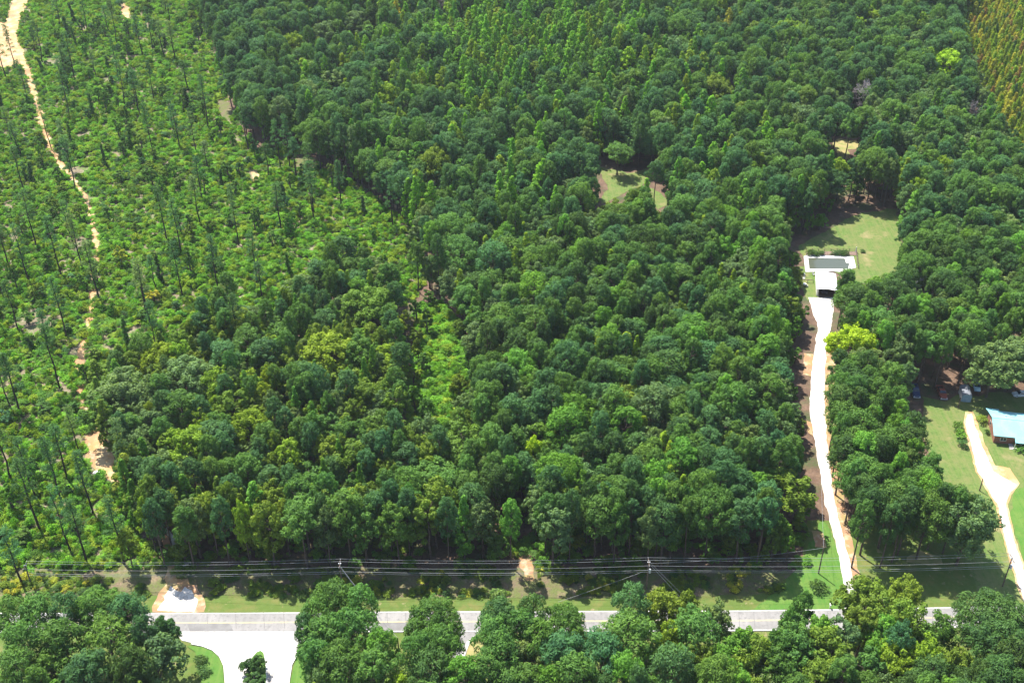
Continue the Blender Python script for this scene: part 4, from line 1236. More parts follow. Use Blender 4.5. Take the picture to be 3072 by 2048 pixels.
def undergrowth(poly, n, words, r0, r1, h0, h1, thresh=-0.25, scale=0.12, skip=None):
    xs = [G(px, py) for px, py in poly]
    x0, x1, y0, y1 = min(p.x for p in xs), max(p.x for p in xs), min(p.y for p in xs), max(p.y for p in xs)
    k = 0
    for _ in range(n * 6):
        if k >= n:
            break
        x, y = x0 + (x1 - x0) * urng.random(), y0 + (y1 - y0) * urng.random()
        px, py, _d = P(x, y)
        if not inside(poly, px, py) or (skip and skip(px, py)):
            continue
        nz = noise.noise(Vector((x * scale, y * scale, 1.7)))
        if nz < thresh + 0.25 * (urng.random() - 0.5):
            continue
        if urng.random() < 0.08 and poly is CUT:
            words_ = ["mid green", "blue-green", "olive green"]
        else:
            words_ = words
        w = words_[int(len(words_) * min(0.999, max(0, urng.random() * 0.7 + 0.3 * (0.5 + noise.noise(Vector((x * 0.05, y * 0.05, 9.1)))))))]
        r = r0 + (r1 - r0) * urng.random() ** 1.6
        h = h0 + (h1 - h0) * urng.random() ** 1.8
        i = int(urng.integers(8))
        K = KINDS["shrub"]
        under.append(dict(x=x, y=y, rot=urng.random() * 6.28, s=(r / K.R[i],) * 2 + (h / K.H[i],), idx=i, tint=tone(w)))
        k += 1


G1 = ["bright green", "fresh green", "yellow-green", "fresh green", "fresh green", "bright green", "yellow-green", "mid green", "olive green"]
undergrowth(CUT, 40000, G1, 0.5, 1.7, 0.45, 2.8, thresh=-0.5, skip=lambda px, py: on_track(px, py) and (py < 520 or 1030 < py < 1090 or 1300 < py < 1510 or urng.random() < 0.72))
undergrowth(VINE, 900, ["fresh green", "fresh green", "bright green", "yellow-green", "fresh green"], 0.6, 2.0, 0.4, 2.4, thresh=-0.6)
undergrowth([(-150, 1695), (480, 1700), (1000, 1705), (1700, 1705), (2330, 1700), (2380, 1760), (2330, 1775), (1500, 1790), (-150, 1790)], 900, ["mid green", "olive green", "dark green", "olive green", "golden"], 0.4, 1.3, 0.4, 1.7, thresh=0.0, scale=0.2,
            skip=lambda px, py: 440 < px < 620 and py > 1740 or 1545 < px < 1610)
undergrowth([(-150, 1600), (-150, 1700), (2420, 1700), (2420, 1560), (1400, 1560), (480, 1640)], 700, ["mid green", "bright green", "olive green"], 0.6, 1.5, 0.6, 2.6, thresh=-0.1, scale=0.2)
make_stuff("undergrowth", "shrub", under)
print("PLANTS", {k: sum(1 for d in plants if d["kind"] == k) for k in KINDS}, "single", len(single), "under", len(under))

# ------------------------------------------------------------------ buildings
def frame(o, d, z=0.0):
    """Matrix with origin o, local +Y along d (on the ground)."""
    d = Vector((d.x, d.y, 0)).normalized()
    m = Matrix(((d.y, d.x, 0, o.x), (-d.x, d.y, 0, o.y), (0, 0, 1, z), (0, 0, 0, 1)))
    return m


def at_frame(name, o, d, label, cat, group=None, z=0.0):
    e = empty(name, (o.x, o.y, z), math.atan2(-d.x, d.y), label, cat, group)
    return e


def house():
    FL, BL = G(2979, 1328), G(2961, 1257)
    e = at_frame("house", FL, BL - FL, "low brick house with a turquoise metal roof beside the gravel drive", "house")
    D, W, He, Hr, ov = (BL - FL).length, 17.0, 2.75, 4.3, 0.45
    t = 0.22
    wall = MB()
    wall.box((0, 0, 0), (W, t, He)).box((0, D - t, 0), (W, D, He))
    wall.add([(0, t, 0), (t, t, 0), (t, D - t, 0), (0, D - t, 0), (0, t, He), (t, t, He), (t, D - t, He), (0, D - t, He)], [(0, 3, 2, 1), (4, 5, 6, 7), (0, 1, 5, 4), (1, 2, 6, 5), (2, 3, 7, 6), (3, 0, 4, 7)])
    wall.box((W - t, t, 0), (W, D - t, He))
    w = wall.build("wall", M["brick"], e)
    gb = MB()
    for x in (0.0, W - t):
        gb.add([(x, 0.1, He), (x + t, 0.1, He), (x + t, D - 0.1, He), (x, D - 0.1, He), (x, D / 2, Hr - 0.1), (x + t, D / 2, Hr - 0.1)], [(0, 1, 2, 3), (0, 4, 5, 1), (3, 2, 5, 4), (0, 3, 4), (1, 5, 2)])
    gb.build("gable", M["siding"], e)
    pw = 4.6            # the porch starts here
    po = 1.9
    sl = (Hr - He) / (D / 2)
    def slab(x0, x1, ya, za, yb, zb, th=0.12):
        m = MB()
        m.add([(x0, ya, za), (x1, ya, za), (x1, yb, zb), (x0, yb, zb), (x0, ya, za + th), (x1, ya, za + th), (x1, yb, zb + th), (x0, yb, zb + th)], [(0, 3, 2, 1), (4, 5, 6, 7), (0, 1, 5, 4), (1, 2, 6, 5), (2, 3, 7, 6), (3, 0, 4, 7)])
        return m
    r1 = slab(-ov, pw, -ov, He - ov * sl, D / 2, Hr).build("roof", M["turq"], e)
    slab(pw + 0.004, W + ov, -po, He - ov * sl - 0.45, D / 2, Hr + 0.006).build("roof", M["turq"], e)
    slab(-ov, W + ov, D / 2 + 0.004, Hr, D + ov, He - ov * sl).build("roof", M["turq"], e)
    slab(-ov - 0.1, 2.6, D + ov + 0.004, He - ov * sl - 0.03, D + ov + 1.2, He - ov * sl - 0.35).build("lean_to_roof", M["turq"], e)
    x = -ov + 0.9
    while x < W:
        y0, z0 = (-ov, He - ov * sl) if x < pw else (-po, He - ov * sl - 0.45)
        slab(x, x + 0.05, y0, z0 + 0.122, D / 2 - 0.1, Hr + 0.118, 0.035).build("roof_seam", M["turq_seam"], r1)
        x += 0.9
    MB().box((-ov, D / 2 - 0.14, Hr + 0.125), (W + ov, D / 2 + 0.14, Hr + 0.175)).build("ridge_cap", M["turq_seam"], e)
    for xw in (1.4, 7.6, 11.5):
        f = MB()
        a, b, z0, z1 = xw, xw + 1.5, 0.95, 2.15
        f.box((a, -0.05, z0), (b, -0.003, z0 + 0.08)).box((a, -0.05, z1 - 0.08), (b, -0.003, z1)).box((a, -0.05, z0 + 0.08), (a + 0.08, -0.003, z1 - 0.08)).box((b - 0.08, -0.05, z0 + 0.08), (b, -0.003, z1 - 0.08)).box(((a + b) / 2 - 0.03, -0.045, z0 + 0.08), ((a + b) / 2 + 0.03, -0.003, z1 - 0.08))
        wn = f.build("window", M["siding"], e)
        MB().box((a + 0.08, -0.03, z0 + 0.08), (b - 0.08, -0.006, z1 - 0.08)).build("pane", M["glass"], wn)
    f = MB()
    f.box((-0.05, 5.6, 1.0), (-0.003, 6.8, 2.1))
    wn = f.build("window", M["siding"], e)
    MB().box((-0.075, 5.7, 1.08), (-0.052, 6.7, 2.02)).build("pane", M["glass"], wn)
    dr = MB().box((6.0, -0.06, 0.3), (6.95, -0.003, 2.35)).build("door", M["siding"], e, bevel=0.01)
    MB().box((6.82, -0.11, 1.25), (6.88, -0.062, 1.31)).build("handle", M["chrome"], dr)
    MB().box((pw, -po + 0.2, 0), (W, -0.065, 0.3)).build("porch_floor", M["concrete"], e)
    for xp in (pw + 0.12, pw + 3.2, pw + 6.3, pw + 9.4):
        MB().box((xp, -po + 0.25, 0.3), (xp + 0.14, -po + 0.39, He - 0.62)).build("porch_post", M["siding"], e)
    st = MB()
    for k in range(2):
        st.box((pw - 0.95, -po + 0.3 * k - 0.1, 0), (pw - 0.01, -po + 0.3 * k + 0.198, 0.14 * (k + 1)))
    st.box((pw - 0.95, -po + 0.5, 0), (pw - 0.01, -0.06, 0.42))
    st.build("step", M["concrete"], e)
    MB().box((3.1, 6.4, Hr - 1.05), (3.35, 6.65, Hr + 0.05)).build("vent_pipe", M["grey_metal"], e)


house()


def gable_shed(name, front, back, W, He, Hr, wallm, roofm, label, cat, open_front=False, ov=0.25):
    e = at_frame(name, front, back - front, label, cat)
    D, t = (back - front).length, 0.1
    h = W / 2
    wl = MB()
    wl.box((-h, t, 0), (-h + t, D - t, He)).box((h - t, t, 0), (h, D - t, He)).box((-h, D - t, 0), (h, D, He))
    wl.add([(-h, D - t, He), (h, D - t, He), (h, D, He), (-h, D, He), (0, D - t, Hr - 0.05), (0, D, Hr - 0.05)], [(0, 1, 4), (2, 3, 5), (1, 2, 5, 4), (3, 0, 4, 5)])
    if open_front:
        wl.box((-h, 0, 0), (-h + 0.45, t, He)).box((h - 0.18, 0, 0), (h, t, He))
        wl.add([(-h, 0, He), (h, 0, He), (h, t, He), (-h, t, He), (0, 0, Hr - 0.05), (0, t, Hr - 0.05)], [(0, 1, 4), (2, 3, 5), (1, 2, 5, 4), (3, 0, 4, 5)])
    w = wl.build("wall", wallm, e)
    sl = (Hr - He) / h
    for sg in (-1, 1):
        m = MB()
        a, b = sg * 0.002, sg * (h + ov)
        zb = He - ov * sl
        m.add([(a, -ov, Hr), (b, -ov, zb), (b, D + ov, zb), (a, D + ov, Hr), (a, -ov, Hr + 0.07), (b, -ov, zb + 0.07), (b, D + ov, zb + 0.07), (a, D + ov, Hr + 0.07)], [(0, 1, 2, 3), (4, 7, 6, 5), (0, 4, 5, 1), (1, 5, 6, 2), (2, 6, 7, 3), (3, 7, 4, 0)])
        ro = m.build("roof", roofm, e)
        y = 0.6
        while y < D:
            zz = 0.074
            m2 = MB()
            a2, b2 = sg * 0.12, sg * (h + ov - 0.02)
            m2.add([(a2, y, Hr - 0.12 * sl + zz), (b2, y, He - (ov - 0.02) * sl + zz), (b2, y + 0.05, He - (ov - 0.02) * sl + zz), (a2, y + 0.05, Hr - 0.12 * sl + zz), (a2, y, Hr - 0.12 * sl + zz + 0.03), (b2, y, He - (ov - 0.02) * sl + zz + 0.03), (b2, y + 0.05, He - (ov - 0.02) * sl + zz + 0.03), (a2, y + 0.05, Hr - 0.12 * sl + zz + 0.03)], [(0, 1, 2, 3), (4, 7, 6, 5), (0, 4, 5, 1), (1, 5, 6, 2), (2, 6, 7, 3), (3, 7, 4, 0)])
            m2.build("roof_seam", roofm, ro)
            y += 1.0
    MB().box((-0.12, -ov, Hr + 0.045), (0.12, D + ov, Hr + 0.105)).build("ridge_cap", roofm, e)
    return e


cp_f, cp_b = G(2477, 890), G(2473, 841)
gable_shed("carport", cp_f, cp_b, 5.6, 2.55, 2.95, M["siding"], M["white"], "white metal carport open at its front, between the pool and the gravel drive", "carport", open_front=True)
fr = G(2765, 880)
gable_shed("small_shed", fr, fr + Vector((0.6, 4.5, 0)), 3.4, 2.3, 3.1, M["siding"], M["grey_roof"], "little shed with a blue-grey roof half hidden among pines below the pool lawn", "shed")


def barrel_shed():
    f, b = G(2897, 1206), G(2889, 1176)
    e = at_frame("garden_shed", f, b - f, "narrow garden shed with a rounded grey roof and pale blue front, beside the red pickup", "shed")
    W, D, He = 2.5, (b - f).length, 1.75
    h, t = W / 2, 0.07
    arc = [(h * math.cos(math.pi * k / 10), He + 0.85 * math.sin(math.pi * k / 10)) for k in range(11)]
    front = MB().prism([(-h + 0.03, 0), (h - 0.03, 0)] + [(x * 0.97, z - 0.02) for x, z in arc], 0.02, 0.1).build("front_wall", M["blue_wall"], e)
    MB().prism([(-h + 0.03, 0), (h - 0.03, 0)] + [(x * 0.97, z - 0.02) for x, z in arc], D - 0.1, D - 0.02).build("back_wall", M["blue_wall"], e)
    for s in (-1, 1):
        MB().box((min(s * h, s * (h - t)), 0.105, 0), (max(s * h, s * (h - t)), D - 0.105, He)).build("side_wall", M["siding"], e)
    ro = [(x * 1.06, z) for x, z in arc] + [(x * 1.02, z - 0.03) for x, z in arc[::-1]]
    n = 5
    for k in range(n):
        MB().prism(ro, -0.1 + k * (D + 0.2) / n, -0.1 + (k + 1) * (D + 0.2) / n - 0.03).build("roof_panel", M["grey_roof"], e, smooth=False)
    d = MB().box((-0.75, -0.03, 0.08), (-0.02, 0.018, 2.0)).build("door", M["blue_wall"], e, bevel=0.01)
    MB().box((-0.14, -0.075, 1.0), (-0.08, -0.032, 1.1)).build("handle", M["chrome"], d)
    d = MB().box((0.02, -0.03, 0.08), (0.75, 0.018, 2.0)).build("door", M["blue_wall"], e, bevel=0.01)
    MB().box((0.08, -0.075, 1.0), (0.14, -0.032, 1.1)).build("handle", M["chrome"], d)


barrel_shed()


# ------------------------------------------------------------------ vehicles (local +Y is forwards)
def wheel(parent, x, y, r=0.37, w=0.24):
    ty = MB().tube([(x - w / 2, y, r), (x + w / 2, y, r)], r, 16).build("wheel", M["tyre"], parent)
    s = 1 if x > 0 else -1
    MB().tube([(x + s * (w / 2 - 0.02), y, r), (x + s * (w / 2 + 0.015), y, r)], r * 0.62, 12).build("rim", M["chrome"], ty)


def lights(e, W, yf, yr, z):
    for s in (-1, 1):
        MB().box((s * (W - 0.2) - 0.15, yf - 0.03, z - 0.09), (s * (W - 0.2) + 0.15, yf + 0.02, z + 0.09)).build("headlight", M["lamp"], e)
        MB().box((s * (W - 0.14) - 0.08, yr - 0.02, z - 0.12), (s * (W - 0.14) + 0.08, yr + 0.03, z + 0.14)).build("tail_light", M["red_lamp"], e)


def loft(secs):
    """Closed body from cross sections along y: each (y, half width, z0, z1, half width at the top)."""
    m = MB()
    vs, fs = [], []
    for y, w, z0, z1, wt in secs:
        vs += [(-w * 0.94, y, z0), (w * 0.94, y, z0), (w, y, z0 + (z1 - z0) * 0.45), (wt, y, z1), (-wt, y, z1), (-w, y, z0 + (z1 - z0) * 0.45)]
    n = 6
    for i in range(len(secs) - 1):
        for k in range(n):
            fs.append((i * n + k, i * n + (k + 1) % n, (i + 1) * n + (k + 1) % n, (i + 1) * n + k))
    fs += [tuple(range(n))[::-1], tuple(range((len(secs) - 1) * n, len(secs) * n))]
    return m.add(vs, fs)


def glass_band(e, name, pts):
    m = MB()
    m.add(pts, [tuple(range(len(pts)))])
    o = m.build(name, M["glass"], e)
    sd = o.modifiers.new("thickness", 'SOLIDIFY')
    sd.thickness = 0.02
    sd.offset = 0
    return o


def pickup(front, rear, col, label, group=None, roofcol=None):
    c = (front + rear) / 2
    e = at_frame("pickup_truck", c, front - rear, label, "pickup truck", group)
    mt = paint("truck_paint", col)
    W = 0.98
    loft([(2.72, 0.84, 0.48, 0.88, 0.74), (2.62, 0.95, 0.42, 1.02, 0.86), (1.35, 0.98, 0.4, 1.12, 0.9), (0.9, 0.98, 0.4, 1.12, 0.9), (-0.68, 0.98, 0.4, 1.12, 0.93)]).build("body", mt, e, bevel=0.02)
    bed = MB()
    bed.box((-W, -2.75, 0.45), (W, -0.7, 0.62)).box((-W, -2.75, 0.622), (-W + 0.12, -0.7, 1.15)).box((W - 0.12, -2.75, 0.622), (W, -0.7, 1.15)).box((-W + 0.122, -0.8, 0.622), (W - 0.122, -0.7, 1.12))
    bed.build("bed", mt, e, bevel=0.015)
    tg = MB().box((-W + 0.124, -2.75, 0.624), (W - 0.124, -2.67, 1.14)).build("tailgate", mt, e)
    MB().box((-0.12, -2.78, 0.95), (0.12, -2.752, 1.02)).build("handle", M["chrome"], tg)
    MB().box((-W + 0.13, -2.66, 0.626), (W - 0.13, -0.81, 0.65)).build("bed_liner", M["dark"], e)
    cab = MB()
    cab.add([(-0.9, 1.0, 1.12), (0.9, 1.0, 1.12), (0.92, -0.66, 1.12), (-0.92, -0.66, 1.12), (-0.72, 0.38, 1.72), (0.72, 0.38, 1.72), (0.72, -0.52, 1.74), (-0.72, -0.52, 1.74)], [(0, 3, 2, 1), (4, 5, 6, 7), (0, 1, 5, 4), (1, 2, 6, 5), (2, 3, 7, 6), (3, 0, 4, 7)])
    cab.build("cab", mt, e, bevel=0.05)
    glass_band(e, "windshield", [(-0.82, 0.965, 1.19), (0.82, 0.965, 1.19), (0.68, 0.46, 1.67), (-0.68, 0.46, 1.67)])
    glass_band(e, "rear_window", [(-0.76, -0.665, 1.22), (0.76, -0.665, 1.22), (0.66, -0.57, 1.66), (-0.66, -0.57, 1.66)])
    for s in (-1, 1):
        glass_band(e, "side_window", [(s * 0.905, 0.78, 1.18), (s * 0.9, -0.5, 1.18), (s * 0.757, -0.42, 1.66), (s * 0.757, 0.32, 1.66)])
        MB().box((s * 1.08 - 0.1, 0.72, 1.14), (s * 1.08 + 0.1, 0.8, 1.3)).build("mirror", M["dark"], e)
        for y in (1.78, -1.72):
            wheel(e, s * 0.86, y)
    MB().box((-0.93, 2.7, 0.42), (0.93, 2.84, 0.6)).build("bumper", M["chrome"], e, bevel=0.02)
    MB().box((-0.93, -2.9, 0.45), (0.93, -2.78, 0.6)).build("bumper", M["chrome"], e, bevel=0.02)
    MB().box((-0.5, 2.71, 0.66), (0.5, 2.755, 0.84)).build("grille", M["dark"], e)
    lights(e, 0.92, 2.72, -2.77, 0.78)
    return e


def sedan(front, rear, col, label, group=None):
    c = (front + rear) / 2
    e = at_frame("parked_car", c, front - rear, label, "car", group)
    mt = paint("car_paint", col)
    loft([(2.28, 0.7, 0.4, 0.66, 0.6), (2.1, 0.84, 0.3, 0.76, 0.74), (1.0, 0.9, 0.26, 0.94, 0.8), (-1.4, 0.9, 0.26, 0.97, 0.8), (-2.15, 0.84, 0.3, 0.92, 0.74), (-2.28, 0.74, 0.4, 0.8, 0.66)]).build("body", mt, e, bevel=0.03)
    cab = MB()
    cab.add([(-0.78, 1.0, 0.93), (0.78, 1.0, 0.93), (0.78, -1.65, 0.95), (-0.78, -1.65, 0.95), (-0.6, 0.25, 1.4), (0.6, 0.25, 1.4), (0.6, -1.0, 1.41), (-0.6, -1.0, 1.41)], [(0, 3, 2, 1), (4, 5, 6, 7), (0, 1, 5, 4), (1, 2, 6, 5), (2, 3, 7, 6), (3, 0, 4, 7)])
    cab.build("cabin", mt, e, bevel=0.05)
    glass_band(e, "windshield", [(-0.72, 0.96, 0.985), (0.72, 0.96, 0.985), (0.56, 0.31, 1.385), (-0.56, 0.31, 1.385)])
    glass_band(e, "rear_window", [(-0.7, -1.61, 1.0), (0.7, -1.61, 1.0), (0.56, -1.06, 1.39), (-0.56, -1.06, 1.39)])
    for s in (-1, 1):
        glass_band(e, "side_window", [(s * 0.775, 0.72, 0.99), (s * 0.775, -1.3, 1.0), (s * 0.628, -0.95, 1.37), (s * 0.628, 0.22, 1.37)])
        MB().box((s * 0.95 - 0.08, 0.7, 0.94), (s * 0.95 + 0.08, 0.77, 1.06)).build("mirror", M["dark"], e)
        for y in (1.4, -1.38):
            wheel(e, s * 0.8, y, 0.32, 0.2)
    lights(e, 0.78, 2.2, -2.26, 0.62)
    return e


def along(fx, fy, rx, ry, L):
    f, r = G(fx, fy), G(rx, ry)
    c, d = (f + r) / 2, (f - r).normalized()
    return c + d * L / 2, c - d * L / 2


pickup(*along(2750, 1198, 2739, 1158, 5.6), (0.02, 0.05, 0.14), "dark blue pickup parked in the tree shade left of the red pickup")
pickup(*along(2831, 1202, 2816, 1164, 5.6), (0.3, 0.075, 0.045), "rusty red pickup parked nose out between the blue pickup and the round-roofed shed")
sedan(*along(2931, 1177, 2926, 1148, 4.6), (0.3, 0.5, 0.62), "pale blue car parked in shade just right of the round-roofed shed")
sedan(*along(3045, 1187, 3078, 1186, 4.6), (0.62, 0.66, 0.68), "white car parked sideways in shade behind the turquoise roofed house")
sedan(*along(2474, 886, 2471, 858, 4.6), (0.05, 0.04, 0.06), "dark car standing inside the white carport")

# ------------------------------------------------------------------ pool yard
e = empty("swimming_pool", G(2485, 792), 0, "swimming pool of dull grey-green water with a wide white deck behind the carport", "swimming pool")


def sheet_in(parent, name, pts, z0, z1, mat):
    """A raised slab with the given outline, as a part."""
    o0 = parent.location
    w = [G(*p) - Vector(o0) for p in pts]
    n = len(w)
    vs = [(p.x, p.y, z1) for p in w] + [(p.x, p.y, z0) for p in w]
    tr = tessellate_polygon([[Vector((p.x, p.y, 0)) for p in w]])
    fs = [tuple(t) for t in tr] + [(i, (i + 1) % n, (i + 1) % n + n, i + n) for i in range(n)]
    return MB().add(vs, fs).build(name, mat, parent)


outer = [(2411, 770), (2424, 766), (2560, 771), (2568, 804), (2520, 817), (2500, 815), (2416, 817)]
water = [(2424, 775), (2534, 777), (2538, 790), (2548, 792), (2544, 808), (2428, 808)]
o0 = e.location.copy()
ow, iw = [G(*p) - o0 for p in outer], [G(*p) - o0 for p in water]
tri = tessellate_polygon([[Vector((p.x, p.y, 0)) for p in ow], [Vector((p.x, p.y, 0)) for p in iw]])
allp = ow + iw
n = len(allp)
m = MB().add([(p.x, p.y, 0.22) for p in allp] + [(p.x, p.y, 0.03) for p in ow] + [(p.x, p.y, 0.12) for p in iw],
             [tuple(t) for t in tri] + [(i, (i + 1) % len(ow), n + (i + 1) % len(ow), n + i) for i in range(len(ow))] + [(len(ow) + i, len(ow) + (i + 1) % len(iw), n + len(ow) + (i + 1) % len(iw), n + len(ow) + i) for i in range(len(iw))])
m.build("pool_deck", M["kerb"], e)
sheet_in(e, "water", water, 0.1, 0.15, M["water"])
sheet_in(e, "pool_step", [(2537, 778), (2552, 779), (2554, 790), (2540, 789)], 0.225, 0.45, M["siding"])

e = empty("timber_deck", G(2490, 762), 0, "weathered timber deck strip running along the back edge of the pool", "deck")
for k in range(6):
    y0 = 755.5 + k * 1.8
    sheet_in(e, "plank", [(2418, y0), (2572, y0 + 1), (2572, y0 + 2.5), (2418, y0 + 1.5)], 0.1, 0.24, M["deck"])


def rail_fence(name, pts, h, label, every=2.0, white_end=False):
    ws = [G(*p) for p in pts]
    o = ws[0]
    e = empty(name, o, 0, label, "fence")
    for a, b in zip(ws[:-1], ws[1:]):
        L = (b - a).length
        n = max(1, round(L / every))
        for k in range(n):
            p = a.lerp(b, k / n) - o
            MB().box((p.x - 0.06, p.y - 0.06, 0), (p.x + 0.06, p.y + 0.06, h)).build("post", M["pole"], e)
        for z in (h * 0.35, h * 0.65, h * 0.93):
            MB().tube([a - o + Vector((0, 0, z)), b - o + Vector((0, 0, z))], 0.035, 4).build("rail", M["pole"], e)
    p = ws[-1] - o
    MB().box((p.x - 0.06, p.y - 0.06, 0), (p.x + 0.06, p.y + 0.06, h)).build("post", M["pole"], e)
    if white_end:
        MB().box((-0.28, -0.28, 0), (-0.08, -0.08, 2.1)).build("gate_post", M["siding"], e)
    return e


rail_fence("yard_fence", [(2568, 757), (2574, 806)], 1.3, "dark rail fence with a white gate post along the pool's right side", white_end=True)
rail_fence("yard_fence", [(2418, 753), (2566, 755)], 1.1, "low rail fence behind the row of dark bushes at the pool")
rail_fence("drive_fence", [(2504, 1170), (2507, 1240), (2519, 1300), (2524, 1360), (2520, 1400)], 1.2, "dark post and rail fence along the clay strip right of the gravel drive", every=3.0)


def chair(px, py, rz, label):
    e = empty("patio_chair", G(px, py, 0), rz, label, "chair", "white patio chairs beside the pool house")
    MB().box((-0.3, -0.3, 0.4), (0.3, 0.3, 0.46)).build("seat", M["siding"], e, bevel=0.01)
    MB().box((-0.3, 0.262, 0.465), (0.3, 0.32, 1.0)).build("backrest", M["siding"], e, bevel=0.01)
    for sx in (-1, 1):
        for sy in (-1, 1):
            MB().tube([(sx * 0.26, sy * 0.24, 0), (sx * 0.25, sy * 0.22, 0.398)], 0.025, 5).build("leg", M["siding"], e)
        MB().box((sx * 0.29 - 0.03, -0.28, 0.62), (sx * 0.29 + 0.03, 0.26, 0.66)).build("armrest", M["siding"], e)


chair(2440, 826, 0.4, "white patio chair closest to the pool, left of the carport roof")
chair(2412, 826, 1.2, "white patio chair at the left rim of the yard below the pool corner")
chair(2411, 838, -0.6, "white patio chair in the left yard above the timber beam")
chair(2420, 860, 2.1, "white patio chair in the left yard below the timber beam")
e = empty("garden_table", G(2413, 857), 0.3, "low round white table near the chairs left of the carport", "table")
MB().tube([(0, 0, 0.68), (0, 0, 0.73)], 0.6, 16).build("tabletop", M["siding"], e)
for k in range(4):
    a = k * 1.57
    MB().tube([(0.4 * math.cos(a), 0.4 * math.sin(a), 0), (0.36 * math.cos(a), 0.36 * math.sin(a), 0.678)], 0.03, 5).build("leg", M["siding"], e)
b0, b1 = G(2405, 846), G(2440, 849)
e = empty("timber_rail", b0, 0, "dark timber rail running from the trees to the carport's left side", "rail")
MB().tube([Vector((0, 0, 1.0)), b1 - b0 + Vector((0, 0, 1.0))], 0.12, 4).build("beam", M["pole"], e)
for t in (0.03, 0.5, 0.97):
    p = (b1 - b0) * t
    MB().box((p.x - 0.07, p.y - 0.07, 0), (p.x + 0.07, p.y + 0.07, 0.9)).build("post", M["pole"], e)

# ------------------------------------------------------------------ poles, wires, mailbox
def height_to(base, py):
    lo, hi = 0.0, 20.0
    for _ in range(40):
        m_ = (lo + hi) / 2
        if P(base.x, base.y, m_)[1] > py:
            lo = m_
        else:
            hi = m_
    return lo


WIRE_AT = {}


def utility_pole(key, bx, by, top_y, label, arm=True, can=False, group="utility poles along the road"):
    b = G(bx, by)
    h = height_to(b, top_y)
    e = empty("utility_pole", b, 0, label, "utility pole", group)
    MB().tube([(0, 0, -0.2), (0, 0, h)], [0.17, 0.11], 10).build("pole", M["pole"], e)
    pts = []
    if arm:
        cr = MB().box((-0.06, -1.35, h - 0.32), (0.06, 1.35, h - 0.2)).build("crossarm", M["pole"], e)
        for y in (-1.2, 0.45, 1.2):
            MB().tube([(0, y, h - 0.198), (0, y, h - 0.05), (0, y, h + 0.06)], [0.05, 0.09, 0.04], 8).build("insulator", M["siding"], cr)
            pts.append(b + Vector((0, y, h + 0.02)))
        for s in (-1, 1):
            MB().tube([(0.07, s * 0.75, h - 0.33), (0.07, 0, h - 1.0)], 0.025, 5).build("brace", M["grey_metal"], cr)
        MB().box((-0.3, -0.1, h - 0.2), (0.3, 0.1, h - 0.05)).build("clamp", M["grey_metal"], e)
    if can:
        MB().tube([(0.36, -0.1, h - 3.2), (0.36, -0.1, h - 2.25), (0.36, -0.1, h - 2.1)], [0.27, 0.27, 0.12], 12).build("transformer", M["grey_metal"], e)
    WIRE_AT[key] = (b, h, pts, [b + Vector((0, -0.16, h - 2.4)), b + Vector((0, -0.16, h - 2.95))])
    return e


utility_pole("a", 94, 1752, 1694, "utility pole by the leaning pine at the left end of the wires")
utility_pole("b", 1029, 1772, 1688, "utility pole above the pine clump by the junction, with wires crossing the road")
utility_pole("c", 1939, 1766, 1684, "utility pole in the shady bank held by three slanting guy wires", can=True)
utility_pole("d", 3007, 1758, 1671, "utility pole with a round transformer beside the house drive", can=True)
utility_pole("e", 2455, 1720, 1641, "bare leaning utility pole on the bright lawn left of the gravel drive", arm=False)
utility_pole("f", 1197, 1962, 1911, "short service pole among pines on the near side of the road", arm=False)
utility_pole("g", 2938, 1472, 1434, "thin pole on the house lawn above the wood's upper corner", arm=False)
utility_pole("h", 2874, 1222, 1192, "thin dark post just left of the round-roofed shed", arm=False)


def wire(name, a, b, sag, label, cat, group=None, r=0.024):
    pts = [a.lerp(b, t / 16) - Vector((0, 0, sag * 4 * (t / 16) * (1 - t / 16))) for t in range(17)]
    o = MB().tube([p - a for p in pts], r, 5).build(name, M["wire"], None)
    o.location = a
    return tag(o, label, cat, group)


for u, v, where in (("a", "b", "left span by the leaning pine"), ("b", "c", "middle span along the shady bank"), ("c", "d", "right span towards the house drive")):
    for k, wh in enumerate(("nearest upper", "middle upper", "farthest upper")):
        wire("power_line", WIRE_AT[u][2][k], WIRE_AT[v][2][k], 0.8, f"{wh} power line of the {where}", "power line", "power lines along the road")
    for k, wh in enumerate(("upper", "lower")):
        wire("power_line", WIRE_AT[u][3][k], WIRE_AT[v][3][k], 0.7, f"{wh} one of the two low cables of the {where}", "power line", "power lines along the road", 0.034 if k == 0 else 0.024)
c = WIRE_AT["c"]
tip = c[0] + Vector((0.1, -0.1, c[1] - 0.5))
wire("guy_wire", tip, G(2052, 1803), 0.0, "left one of the two guy wires slanting right from the shady bank pole", "guy wire")
wire("guy_wire", tip + Vector((0.3, 0.1, 0.1)), G(2064, 1799), 0.0, "right one of the two guy wires slanting right from the shady bank pole", "guy wire")
wire("guy_wire", c[0] + Vector((-0.1, -0.1, c[1] - 2.4)), G(1672, 1806), 0.1, "long guy wire slanting left from the shady bank pole to the verge", "guy wire")
b_, f_ = WIRE_AT["b"], WIRE_AT["f"]
wire("service_wire", b_[0] + Vector((0, -0.2, b_[1] - 0.6)), f_[0] + Vector((-0.1, 0.1, f_[1] - 0.1)), 0.4, "upper one of the two wires crossing the road to the short service pole", "wire")
wire("service_wire", b_[0] + Vector((0, -0.2, b_[1] - 1.0)), f_[0] + Vector((-0.1, 0.1, f_[1] - 0.5)), 0.4, "lower one of the two wires crossing the road to the short service pole", "wire")
e_ = WIRE_AT["e"]
wire("service_wire", c[0] + Vector((0.1, 0, c[1] - 0.5)), e_[0] + Vector((0, 0, e_[1] - 0.15)), 0.8, "wire from the shady bank pole to the leaning pole on the bright lawn", "wire")
cpz = cp_f + Vector((-2.5, 1.0, 2.9))
